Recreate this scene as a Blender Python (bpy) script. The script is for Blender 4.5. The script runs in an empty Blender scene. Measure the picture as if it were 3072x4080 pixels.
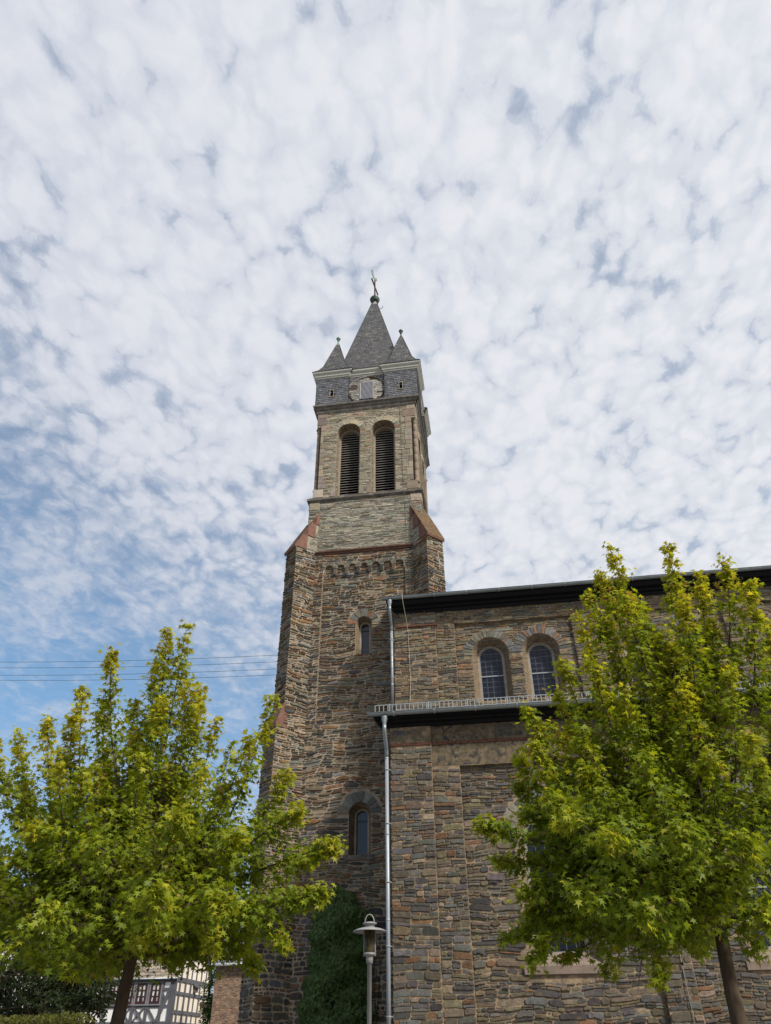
import bpy, math, random
import numpy as np
from mathutils import Vector, Matrix
from mathutils.geometry import tessellate_polygon

S = bpy.context.scene
COL = S.collection
R = math.radians
PI = math.pi

# ------------------------------------------------------------------ camera
CAM_Z = 1.6
cd = bpy.data.cameras.new("camera")
cam = bpy.data.objects.new("camera", cd)
COL.objects.link(cam)
S.camera = cam
cd.sensor_fit = 'VERTICAL'
cd.sensor_height = 36.0
cd.lens = 25.765
cd.clip_start = 0.05
cd.clip_end = 3000.0
_r = Vector((0.988738, 0.149492, -0.007011)); _u = Vector((0.094579, -0.587866, 0.803411)); _f = Vector((-0.115982, 0.795026, 0.595384))
cam.matrix_world = Matrix(((_r.x, _u.x, -_f.x, 0.0), (_r.y, _u.y, -_f.y, 0.0), (_r.z, _u.z, -_f.z, CAM_Z), (0, 0, 0, 1)))

# ------------------------------------------------------------------ light, sky, exposure
SUN_DIR = Vector((0.62, -0.50, 0.74)).normalized()      # towards the sun: right of and behind the camera
SUN_EL = math.asin(SUN_DIR.z)
SUN_AZ = math.atan2(SUN_DIR.x, SUN_DIR.y)
sl = bpy.data.lights.new("sun", 'SUN')
sl.energy = 4.6
sl.angle = R(7)
sl.color = (1.0, 0.945, 0.86)
sun = bpy.data.objects.new("sun", sl)
COL.objects.link(sun)
sun.location = SUN_DIR * 80
sun.rotation_euler = SUN_DIR.to_track_quat('Z', 'Y').to_euler()

W = bpy.data.worlds.new("World")
S.world = W
W.use_nodes = True
W.cycles.sampling_method = 'MANUAL'
W.cycles.sample_map_resolution = 512
S.view_settings.view_transform = 'Standard'
S.view_settings.look = 'None'
S.view_settings.exposure = 0.10
S.view_settings.gamma = 1.0
S.view_settings.use_curve_mapping = False


class NT:
    """tiny helper for building node trees"""
    def __init__(s, tree):
        s.t = tree; s.n = tree.nodes; s.l = tree.links
    def new(s, kind, **kw):
        nd = s.n.new(kind)
        for k, v in kw.items():
            if hasattr(nd, k):
                setattr(nd, k, v)
        return nd
    def link(s, a, b):
        s.l.new(a, b)
    def put(s, sock, v):
        if isinstance(v, bpy.types.NodeSocket):
            s.l.new(v, sock)
        else:
            sock.default_value = v
    def math(s, op, a, b=0.0, c=None, clamp=False):
        nd = s.n.new('ShaderNodeMath'); nd.operation = op; nd.use_clamp = clamp
        s.put(nd.inputs[0], a); s.put(nd.inputs[1], b)
        if c is not None:
            s.put(nd.inputs[2], c)
        return nd.outputs[0]
    def mix(s, f, a, b, blend='MIX'):
        nd = s.n.new('ShaderNodeMix'); nd.data_type = 'RGBA'; nd.blend_type = blend
        s.put(nd.inputs[0], f)
        for k, v in ((6, a), (7, b)):
            s.put(nd.inputs[k], v if isinstance(v, bpy.types.NodeSocket) else (tuple(v) + (1.0,))[:4])
        return nd.outputs[2]
    def ramp(s, f, lo, hi, a=0.0, b=1.0, smooth=True):
        nd = s.n.new('ShaderNodeMapRange')
        nd.interpolation_type = 'SMOOTHSTEP' if smooth else 'LINEAR'
        s.put(nd.inputs[0], f)
        for k, v in ((1, lo), (2, hi), (3, a), (4, b)):
            s.put(nd.inputs[k], v)
        return nd.outputs[0]
    def noise(s, vec, scale, detail=3.0, rough=0.55, dist=0.0, dims='3D'):
        nd = s.n.new('ShaderNodeTexNoise'); nd.noise_dimensions = dims
        if vec is not None:
            s.l.new(vec, nd.inputs['Vector'])
        nd.inputs['Scale'].default_value = scale; nd.inputs['Detail'].default_value = detail
        nd.inputs['Roughness'].default_value = rough; nd.inputs['Distortion'].default_value = dist
        return nd


SKYB = (1.12, 1.42, 1.45)

def build_sky():
    g = NT(W.node_tree)
    bg = g.n['Background']
    sky = g.new('ShaderNodeTexSky'); sky.sky_type = 'NISHITA'; sky.sun_disc = False
    sky.sun_elevation = SUN_EL; sky.sun_rotation = SUN_AZ
    sky.air_density = 1.0; sky.dust_density = 0.6; sky.ozone_density = 1.6
    tc = g.new('ShaderNodeTexCoord')
    sep = g.new('ShaderNodeSeparateXYZ'); g.link(tc.outputs['Generated'], sep.inputs[0])
    x, y, z = sep.outputs
    zc = g.math('ADD', g.math('MAXIMUM', z, 0.0), 0.10)
    comb = g.new('ShaderNodeCombineXYZ')           # the cloud deck is a plane high above: direction / height
    g.link(g.math('DIVIDE', x, zc), comb.inputs[0]); g.link(g.math('DIVIDE', y, zc), comb.inputs[1])
    p = comb.outputs[0]
    rot = g.new('ShaderNodeMapping'); g.link(p, rot.inputs[0])
    rot.inputs['Rotation'].default_value = (0, 0, R(14)); rot.inputs['Scale'].default_value = (1.0, 0.78, 1.0)
    p = rot.outputs[0]
    warp = g.noise(p, 9.0, 5.0, 0.62, 0.0, '2D')
    wv = g.new('ShaderNodeVectorMath'); wv.operation = 'MULTIPLY_ADD'
    g.link(warp.outputs['Color'], wv.inputs[0]); wv.inputs[1].default_value = (0.068, 0.068, 0); g.link(p, wv.inputs[2])
    def cells(scale, smooth):
        vo = g.new('ShaderNodeTexVoronoi'); vo.voronoi_dimensions = '2D'; vo.feature = 'SMOOTH_F1'
        g.link(wv.outputs[0], vo.inputs['Vector']); vo.inputs['Scale'].default_value = scale
        vo.inputs['Smoothness'].default_value = smooth
        return g.ramp(vo.outputs['Distance'], 0.78, 0.05, 0.0, 1.0, False)
    puff = g.math('ADD', g.math('MULTIPLY', cells(17.0, 0.35), 0.58), g.math('MULTIPLY', cells(38.0, 0.35), 0.42))
    fine = g.noise(wv.outputs[0], 26.0, 9.0, 0.66, 0.0, '2D').outputs['Fac']
    big = g.noise(p, 3.0, 5.0, 0.6, 0.0, '2D').outputs['Fac']
    # more open blue low and to the left, a closed deck overhead and to the right
    s = g.math('ADD', z, g.math('MULTIPLY', x, 0.55))
    cover = g.math('ADD', g.ramp(s, 0.08, 0.60, -0.20, 0.22), g.ramp(x, 0.0, 0.6, 0.0, 0.07))
    lowband = g.math('MULTIPLY', g.ramp(z, 0.50, 0.10), 0.05)
    low = g.ramp(s, 0.12, 0.60)                      # towards the horizon the cells blur into long soft streaks
    sm = g.new('ShaderNodeMapping'); g.link(p, sm.inputs[0]); sm.inputs['Scale'].default_value = (0.55, 1.5, 1.0); sm.inputs['Rotation'].default_value = (0, 0, R(-24))
    streak = g.noise(sm.outputs[0], 2.2, 6.0, 0.54, 0.3, '2D').outputs['Fac']
    puff = g.math('ADD', g.math('MULTIPLY', puff, g.math('ADD', g.math('MULTIPLY', low, 0.75), 0.25)), g.math('MULTIPLY', g.math('MULTIPLY', streak, g.math('SUBTRACT', 1.0, low)), 0.88))
    d = g.math('ADD', g.math('MULTIPLY', puff, 0.70), g.math('MULTIPLY', fine, 0.56))
    d = g.math('ADD', d, g.math('MULTIPLY', big, 0.56))
    d = g.math('ADD', d, g.math('ADD', cover, lowband))
    mask = g.ramp(d, 0.63, 1.10)
    veil = g.math('ADD', g.math('MULTIPLY', mask, 0.60), g.ramp(s, 0.05, 0.60, 0.07, 0.52))
    lump = g.ramp(d, 0.72, 1.45)
    shade = g.mix(lump, (5.75, 6.15, 6.95), (7.5, 7.6, 8.0))
    lit = g.mix(g.ramp(g.math('ADD', x, g.math('MULTIPLY', z, 0.3)), -0.5, 0.75, 0.0, 1.0), (0.92, 0.93, 0.96), (1.04, 1.04, 1.03))
    shade = g.mix(1.0, shade, lit, 'MULTIPLY')
    blue = g.mix(1.0, sky.outputs[0], (SKYB[0], SKYB[1], SKYB[2]), 'MULTIPLY')
    hz = g.ramp(z, -0.02, 0.42)
    blue = g.mix(1.0, blue, g.mix(hz, (0.60, 0.50, 0.60), (1.0, 1.0, 1.0)), 'MULTIPLY')
    c = g.mix(veil, blue, shade)
    g.link(c, bg.inputs[0]); bg.inputs[1].default_value = 0.10

build_sky()


# ------------------------------------------------------------------ object helpers
def link_obj(name, data, parent=None):
    o = bpy.data.objects.new(name, data)
    COL.objects.link(o)
    if parent is not None:
        o.parent = parent
        top = parent
        while top.parent is not None:
            top = top.parent
        if parent is top:
            o.matrix_parent_inverse = Matrix.Translation(-top.location)
    return o


def tag(o, label, cat, group=None, kind=None):
    if label: o["label"] = label
    if cat: o["category"] = cat
    if group: o["group"] = group
    if kind: o["kind"] = kind
    return o


def thing(name, label, cat, loc=(0, 0, 0), group=None):
    o = bpy.data.objects.new(name, None)
    COL.objects.link(o)
    o.location = loc
    o.empty_display_size = 0.3
    return tag(o, label, cat, group)


class MB:
    """mesh builder: vertices, faces, material slots and one colour per vertex (the colour of the stone, slate or leaf itself)"""
    def __init__(s):
        s.v = []; s.f = []; s.m = []; s.c = []; s.sm = []
    def add(s, pts, faces, mat=0, col=(1, 1, 1), smooth=False):
        b = len(s.v)
        s.v.extend(tuple(p) for p in pts)
        s.c.extend([tuple(col)] * len(pts))
        for f in faces:
            s.f.append([b + i for i in f]); s.m.append(mat); s.sm.append(smooth)
    def quad(s, a, b, c, d, mat=0, col=(1, 1, 1)):
        s.add((a, b, c, d), ((0, 1, 2, 3),), mat, col)
    def box(s, x0, y0, z0, x1, y1, z1, mat=0, col=(1, 1, 1)):
        p = [(x0, y0, z0), (x1, y0, z0), (x1, y1, z0), (x0, y1, z0), (x0, y0, z1), (x1, y0, z1), (x1, y1, z1), (x0, y1, z1)]
        s.add(p, ((0, 3, 2, 1), (4, 5, 6, 7), (0, 1, 5, 4), (1, 2, 6, 5), (2, 3, 7, 6), (3, 0, 4, 7)), mat, col)
    def obox(s, fr, u0, u1, v0, v1, w0, w1, mat=0, col=(1, 1, 1)):
        p = [fr(u, v, w) for w in (w0, w1) for u, v in ((u0, v0), (u1, v0), (u1, v1), (u0, v1))]
        s.add(p, ((0, 3, 2, 1), (4, 5, 6, 7), (0, 1, 5, 4), (1, 2, 6, 5), (2, 3, 7, 6), (3, 0, 4, 7)), mat, col)
    def prism(s, prof, a, b, mat=0, col=(1, 1, 1)):
        """profile points are given as functions of position a and b (two lists of 3D points)"""
        n = len(prof)
        pts = [a(q) for q in prof] + [b(q) for q in prof]
        fs = [tuple(range(n))[::-1], tuple(range(n, 2 * n))] + [(i, (i + 1) % n, n + (i + 1) % n, n + i) for i in range(n)]
        s.add(pts, fs, mat, col)
    def tube(s, pts, rad, seg=8, mat=0, col=(1, 1, 1), caps=True):
        pts = [Vector(p) for p in pts]
        n = len(pts)
        rs = rad if isinstance(rad, (list, tuple)) else [rad] * n
        V = []; F = []
        ref = None
        for i, p in enumerate(pts):
            t = (pts[min(i + 1, n - 1)] - pts[max(i - 1, 0)])
            t = t.normalized() if t.length > 1e-9 else Vector((0, 0, 1))
            if ref is None:
                ref = Vector((1, 0, 0)) if abs(t.x) < 0.8 else Vector((0, 1, 0))
            a = (ref - t * ref.dot(t)).normalized(); ref = a
            b = t.cross(a)
            for k in range(seg):
                q = 2 * PI * k / seg
                V.append(p + (a * math.cos(q) + b * math.sin(q)) * rs[i])
        for i in range(n - 1):
            for k in range(seg):
                k2 = (k + 1) % seg
                F.append((i * seg + k, i * seg + k2, (i + 1) * seg + k2, (i + 1) * seg + k))
        if caps:
            F.append(tuple(range(seg))[::-1]); F.append(tuple((n - 1) * seg + k for k in range(seg)))
        s.add(V, F, mat, col, True)
    def lathe(s, prof, cx, cy, seg=16, mat=0, col=(1, 1, 1), smooth=True):
        V = []; F = []
        for r, z in prof:
            for k in range(seg):
                q = 2 * PI * k / seg
                V.append((cx + r * math.cos(q), cy + r * math.sin(q), z))
        for i in range(len(prof) - 1):
            for k in range(seg):
                k2 = (k + 1) % seg
                F.append((i * seg + k, i * seg + k2, (i + 1) * seg + k2, (i + 1) * seg + k))
        s.add(V, F, mat, col, smooth)
    def build(s, name, mats, parent=None):
        me = bpy.data.meshes.new(name)
        me.from_pydata(s.v, [], s.f)
        for m in (mats if isinstance(mats, (list, tuple)) else [mats]):
            me.materials.append(m)
        me.polygons.foreach_set('material_index', s.m)
        me.polygons.foreach_set('use_smooth', s.sm)
        at = me.color_attributes.new('Col', 'FLOAT_COLOR', 'POINT')
        c = np.ones((len(s.v), 4), np.float32); c[:, :3] = np.array(s.c, np.float32).reshape(-1, 3)
        at.data.foreach_set('color', c.ravel())
        me.update()
        return link_obj(name, me, parent)


def frame(O, U, V, N):
    O, U, V, N = (np.array(q, float) for q in (O, U, V, N))
    return lambda u, v, w=0.0: tuple(O + U * u + V * v + N * w)


# ------------------------------------------------------------------ materials
def principled(name, color=None, rough=0.6, metal=0.0, spec=0.4, vary=0.0, vscale=3.0, bump=0.0, bscale=30.0, attr=False, stretch=None, tint=None, detail=5.0):
    m = bpy.data.materials.new(name); m.use_nodes = True
    g = NT(m.node_tree)
    b = g.n['Principled BSDF']
    b.inputs['Roughness'].default_value = rough; b.inputs['Metallic'].default_value = metal
    b.inputs['Specular IOR Level'].default_value = spec
    tc = g.new('ShaderNodeTexCoord'); vec = tc.outputs['Object']
    if stretch:
        mp = g.new('ShaderNodeMapping'); g.link(vec, mp.inputs[0]); mp.inputs['Scale'].default_value = stretch; vec = mp.outputs[0]
    if attr:
        a = g.new('ShaderNodeAttribute'); a.attribute_name = 'Col'; c = a.outputs['Color']
    else:
        rgb = g.new('ShaderNodeRGB'); rgb.outputs[0].default_value = tuple(color) + (1,); c = rgb.outputs[0]
    if vary:
        n = g.noise(vec, vscale, detail, 0.62).outputs['Fac']
        f = g.ramp(n, 0.28, 0.72, 1.0 - vary, 1.0 + vary, False)
        cc = g.new('ShaderNodeCombineXYZ')
        for k in range(3): g.link(f, cc.inputs[k])
        c = g.mix(1.0, c, cc.outputs[0], 'MULTIPLY')
    if tint:
        n2 = g.noise(vec, tint[1], 4.0, 0.6).outputs['Fac']
        c = g.mix(g.ramp(n2, tint[2], tint[3]), c, tint[0])
    g.link(c, b.inputs['Base Color'])
    if bump:
        bn = g.noise(vec, bscale, 5.0, 0.65)
        bp = g.new('ShaderNodeBump'); bp.inputs['Strength'].default_value = bump; bp.inputs['Distance'].default_value = 0.02
        g.link(bn.outputs['Fac'], bp.inputs['Height']); g.link(bp.outputs[0], b.inputs['Normal'])
    return m


M = {}
M['stone'] = principled('quarry_stone', rough=0.85, spec=0.25, vary=0.38, vscale=9.0, bump=0.7, bscale=26.0, attr=True, tint=((0.16, 0.115, 0.06), 4.0, 0.60, 0.80))
M['mortar'] = principled('lime_mortar', (0.285, 0.23, 0.17), 0.95, spec=0.1, vary=0.35, vscale=2.4, bump=0.6, bscale=22.0)
M['mortar_pale'] = principled('patchy_mortar', (0.155, 0.122, 0.085), 0.95, spec=0.1, vary=0.35, vscale=5.0, bump=0.8, bscale=22.0, tint=((0.31, 0.225, 0.14), 4.2, 0.44, 0.62))
M['mortar_grey'] = principled('pale_grey_mortar', (0.29, 0.25, 0.19), 0.95, spec=0.1, vary=0.22, vscale=2.4, bump=0.6, bscale=22.0)
M['plaster'] = principled('smeared_mortar', (0.135, 0.105, 0.068), 0.95, spec=0.1, vary=0.55, vscale=7.0, bump=1.0, bscale=16.0, tint=((0.055, 0.052, 0.05), 5.0, 0.52, 0.62))
M['reveal'] = principled('window_reveal', (0.20, 0.15, 0.098), 0.9, spec=0.15, vary=0.45, vscale=5.0, bump=0.8, bscale=10.0, stretch=(1.2, 1.2, 5.5), tint=((0.13, 0.11, 0.085), 3.0, 0.5, 0.62))
M['dressed'] = principled('dressed_stone', (0.30, 0.25, 0.19), 0.85, spec=0.2, vary=0.22, vscale=5.0, bump=0.3, bscale=30.0, attr=False)
M['quoin'] = principled('quoin_stone', rough=0.85, spec=0.2, vary=0.22, vscale=6.0, bump=0.35, bscale=30.0, attr=True)
M['trim_dark'] = principled('weathered_ledge', (0.115, 0.105, 0.09), 0.9, spec=0.2, vary=0.5, vscale=4.0, bump=0.6, bscale=16.0, tint=((0.30, 0.28, 0.25), 3.0, 0.60, 0.72))
M['sandstone'] = principled('red_sandstone', (0.165, 0.085, 0.064), 0.85, spec=0.2, vary=0.22, vscale=5.0, bump=0.25, bscale=26.0, tint=((0.17, 0.11, 0.08), 4.0, 0.55, 0.75))
M['sandstone_dark'] = principled('dark_red_sandstone', (0.115, 0.060, 0.045), 0.9, spec=0.15, vary=0.3, vscale=5.0, bump=0.25, bscale=26.0)
M['lichen'] = principled('lichen_covered_stone', (0.115, 0.076, 0.044), 0.95, spec=0.1, vary=0.45, vscale=8.0, bump=0.4, bscale=24.0, tint=((0.16, 0.12, 0.055), 9.0, 0.55, 0.7))
M['brick'] = principled('terracotta_brick', (0.115, 0.050, 0.034), 0.85, spec=0.2, vary=0.5, vscale=14.0, bump=0.4, bscale=24.0)
M['slate'] = principled('slate', rough=0.5, spec=0.5, vary=0.14, vscale=7.0, bump=0.2, bscale=30.0, attr=True)
M['underlay'] = principled('dark_underlay', (0.03, 0.03, 0.032), 0.8, vary=0.2)
M['cream'] = principled('grey_painted_wood', (0.40, 0.40, 0.35), 0.6, vary=0.12, vscale=4.0)
M['black'] = principled('black_painted_wood', (0.006, 0.006, 0.007), 0.65, spec=0.18, vary=0.3, vscale=5.0)
M['zinc'] = principled('weathered_zinc', (0.26, 0.29, 0.30), 0.42, metal=0.55, spec=0.4, vary=0.20, vscale=2.2, bump=0.05, bscale=9.0)
M['zinc_new'] = principled('bright_zinc', (0.29, 0.315, 0.34), 0.48, metal=0.35, spec=0.4, vary=0.16, vscale=3.0)
M['galv'] = principled('galvanised_steel', (0.27, 0.29, 0.30), 0.55, metal=0.2, vary=0.14, vscale=6.0)
M['copper'] = principled('patinated_copper', (0.055, 0.075, 0.062), 0.5, metal=0.35, vary=0.4, vscale=5.0, tint=((0.16, 0.26, 0.20), 5.0, 0.55, 0.72))
M['verdigris'] = principled('verdigris', (0.16, 0.25, 0.19), 0.6, metal=0.2, vary=0.3, vscale=7.0)
M['gilt'] = principled('worn_gilt_copper', (0.10, 0.050, 0.026), 0.5, metal=0.4, vary=0.3, vscale=5.0)
M['lead'] = principled('lead_flashing', (0.30, 0.29, 0.27), 0.6, vary=0.5, vscale=9.0)
M['glass'] = principled('dark_glass', (0.010, 0.013, 0.024), 0.22, spec=0.28, vary=0.35, vscale=7.0, bump=0.12, bscale=11.0)
M['glass_clear'] = principled('window_glass', (0.030, 0.034, 0.042), 0.10, spec=0.5, vary=0.12, vscale=2.0)
M['came'] = principled('lead_came', (0.085, 0.09, 0.10), 0.6, metal=0.0)
M['void'] = principled('dark_interior', (0.006, 0.006, 0.006), 0.9, spec=0.05)
M['louvre'] = principled('weathered_slat', (0.30, 0.275, 0.25), 0.7, vary=0.25, vscale=6.0)
M['tarp'] = principled('grey_sheeting', (0.145, 0.145, 0.165), 0.45, spec=0.4, vary=0.12, vscale=5.0, bump=0.5, bscale=5.0)
M['board'] = principled('bare_brown_board', (0.075, 0.05, 0.036), 0.85, vary=0.4, vscale=5.0)
M['wire'] = principled('wire', (0.05, 0.055, 0.06), 0.5)
M['rod'] = principled('lightning_wire', (0.42, 0.38, 0.30), 0.5, metal=0.4)
M['lamp_grey'] = principled('lamp_grey_paint', (0.26, 0.255, 0.255), 0.5, spec=0.4, vary=0.12, vscale=5.0)
M['bark'] = principled('bark', (0.075, 0.055, 0.038), 0.95, spec=0.1, vary=0.5, vscale=8.0, bump=1.0, bscale=14.0, stretch=(1, 1, 0.25))
M['white_wall'] = principled('white_plaster', (0.72, 0.70, 0.68), 0.85, vary=0.06, vscale=1.5, bump=0.15, bscale=12.0)
M['cream_wall'] = principled('cream_plaster', (0.68, 0.61, 0.50), 0.85, vary=0.07, vscale=1.5, bump=0.15, bscale=12.0)
M['timber'] = principled('grey_timber', (0.085, 0.085, 0.095), 0.75, vary=0.25, vscale=3.0, bump=0.3, bscale=9.0)
M['maroon'] = principled('maroon_paint', (0.045, 0.012, 0.011), 0.5, vary=0.15)
M['rooftile'] = principled('roof_tile', rough=0.85, spec=0.2, vary=0.25, vscale=6.0, bump=0.4, bscale=14.0, attr=True)
M['redbrick'] = principled('old_brick', rough=0.9, spec=0.15, vary=0.3, vscale=6.0, bump=0.4, bscale=18.0, attr=True)
M['ground'] = principled('paving', (0.20, 0.185, 0.165), 0.9, vary=0.25, vscale=0.8, bump=0.4, bscale=6.0)
M['curtain'] = principled('net_curtain', (0.55, 0.53, 0.50), 0.8, vary=0.35, vscale=4.0)


def leaf_material(name, transl=0.55, rough=0.45, spec=0.4):
    m = bpy.data.materials.new(name); m.use_nodes = True
    g = NT(m.node_tree)
    out = g.n['Material Output']; g.n.remove(g.n['Principled BSDF'])
    a = g.new('ShaderNodeAttribute'); a.attribute_name = 'Col'
    d = g.new('ShaderNodeBsdfPrincipled'); d.inputs['Roughness'].default_value = rough; d.inputs['Specular IOR Level'].default_value = spec
    g.link(a.outputs['Color'], d.inputs['Base Color'])
    t = g.new('ShaderNodeBsdfTranslucent')
    tcol = g.mix(1.0, a.outputs['Color'], (1.25, 1.15, 0.55), 'MULTIPLY'); g.link(tcol, t.inputs['Color'])
    mx = g.new('ShaderNodeMixShader'); mx.inputs[0].default_value = transl
    g.link(d.outputs[0], mx.inputs[1]); g.link(t.outputs[0], mx.inputs[2]); g.link(mx.outputs[0], out.inputs[0])
    return m

M['leaf'] = leaf_material('sweetgum_leaf', 0.52, 0.5, 0.3)
M['ivy'] = leaf_material('ivy_leaf', 0.25, 0.45, 0.25)


def lamp_glass():
    m = bpy.data.materials.new('lamp_glass'); m.use_nodes = True
    g = NT(m.node_tree); out = g.n['Material Output']; b = g.n['Principled BSDF']
    b.inputs['Base Color'].default_value = (0.10, 0.085, 0.05, 1); b.inputs['Roughness'].default_value = 0.08
    t = g.new('ShaderNodeBsdfTransparent'); t.inputs[0].default_value = (0.80, 0.74, 0.58, 1)
    mx = g.new('ShaderNodeMixShader'); mx.inputs[0].default_value = 0.55
    g.link(b.outputs[0], mx.inputs[1]); g.link(t.outputs[0], mx.inputs[2]); g.link(mx.outputs[0], out.inputs[0])
    return m
M['lampglass'] = lamp_glass()

# ------------------------------------------------------------------ masonry
def pick(pal, rng):
    t = rng.random() * sum(p[0] for p in pal)
    for p in pal:
        t -= p[0]
        if t <= 0:
            break
    k = rng.uniform(0.72, 1.30)
    return tuple(c * k * rng.uniform(0.94, 1.06) for c in p[1])

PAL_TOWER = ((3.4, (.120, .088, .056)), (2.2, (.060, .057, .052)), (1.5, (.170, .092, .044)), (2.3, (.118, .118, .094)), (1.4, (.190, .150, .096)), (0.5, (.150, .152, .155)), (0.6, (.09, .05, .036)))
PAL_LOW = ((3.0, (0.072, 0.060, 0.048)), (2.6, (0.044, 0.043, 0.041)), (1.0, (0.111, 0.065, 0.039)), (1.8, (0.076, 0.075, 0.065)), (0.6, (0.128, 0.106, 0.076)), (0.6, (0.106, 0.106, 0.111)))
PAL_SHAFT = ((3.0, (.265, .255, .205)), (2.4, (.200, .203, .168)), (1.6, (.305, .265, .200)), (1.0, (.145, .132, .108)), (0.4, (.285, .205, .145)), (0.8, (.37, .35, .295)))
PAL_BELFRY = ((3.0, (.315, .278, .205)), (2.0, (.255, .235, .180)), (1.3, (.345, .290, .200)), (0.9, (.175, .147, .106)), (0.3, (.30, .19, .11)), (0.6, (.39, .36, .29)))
PAL_NAVE = ((4.2, (0.112, 0.091, 0.064)), (3.0, (0.090, 0.083, 0.071)), (1.8, (0.098, 0.094, 0.090)), (1.0, (0.142, 0.079, 0.043)), (1.3, (0.057, 0.052, 0.049)), (1.6, (0.133, 0.107, 0.065)), (0.4, (0.112, 0.110, 0.088)), (0.5, (0.181, 0.142, 0.103)))
PAL_CLER = ((3.6, (.165, .126, .078)), (2.4, (.120, .108, .086)), (1.2, (.132, .126, .104)), (1.1, (.180, .102, .056)), (1.3, (.075, .066, .058)), (2.0, (.205, .160, .098)), (0.5, (.175, .17, .13)))
PAL_VOUSS = ((3, (.135, .135, .125)), (2, (.16, .145, .11)), (1, (.10, .10, .10)), (.6, (.17, .095, .055)))
PAL_FRIEZE = ((3, (.15, .135, .10)), (2, (.12, .118, .10)), (1, (.19, .165, .12)))
PAL_QUOIN = ((3, (.255, .205, .155)), (2, (.22, .185, .15)), (1, (.29, .25, .20)))

def T_(h0, h1, a0, a1, g, r0, r1, pal, jit=0.16, split=0.25, wav=0.012, mat=1, lens=0.0):
    return dict(lens=lens, h=(h0, h1), a=(a0, a1), g=g, r=(r0, r1), pal=pal, jit=jit, split=split, wav=wav, mat=mat)

RUBBLE = T_(.055, .155, 1.6, 5.2, .024, .004, .048, PAL_TOWER, jit=.40, split=.30, wav=.035, lens=.95)
RUBBLE_LOW = T_(.09, .22, 1.0, 2.8, .030, .004, .040, PAL_LOW, lens=.5, jit=.30, split=.22, wav=.02)
SHAFT = T_(.040, .085, 2.4, 8.0, .010, .002, .026, PAL_SHAFT, jit=.30, split=.22, wav=.02, lens=.8)
BELFRY = T_(.045, .095, 2.2, 6.5, .010, .002, .024, PAL_BELFRY, jit=.28, split=.22, wav=.016, lens=.7)
NAVE = T_(.060, .175, 1.2, 4.2, .011, .001, .040, PAL_NAVE, jit=.34, split=.50, wav=.026, lens=.6)
NAVE_BIG = T_(.10, .20, 1.1, 3.2, .010, .002, .034, PAL_NAVE, jit=.24, split=.40, wav=.018, lens=.25)
CLER = T_(.065, .165, 1.3, 4.4, .014, .002, .034, PAL_CLER, jit=.28, split=.40, wav=.020, lens=.55)


def stone(mb, fr, pts, w, bev, mat, col):
    """one irregular stone: outline pts (u, v) counter-clockwise, standing w proud of the mortar"""
    n = len(pts)
    cu = sum(p[0] for p in pts) / n; cv = sum(p[1] for p in pts) / n
    base = [fr(u, v, -0.012) for u, v in pts]
    mid = [fr(u, v, w - bev) for u, v in pts]
    top = []
    for u, v in pts:
        du, dv = u - cu, v - cv
        L = math.hypot(du, dv) or 1.0
        k = max(0.35, (L - bev * 1.3) / L)
        top.append(fr(cu + du * k, cv + dv * k, w))
    F = [tuple(range(2 * n, 3 * n))]
    for i in range(n):
        j = (i + 1) % n
        F.append((i, j, n + j, n + i)); F.append((n + i, n + j, 2 * n + j, 2 * n + i))
    mb.add(base + mid + top, F, mat, col)


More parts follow.
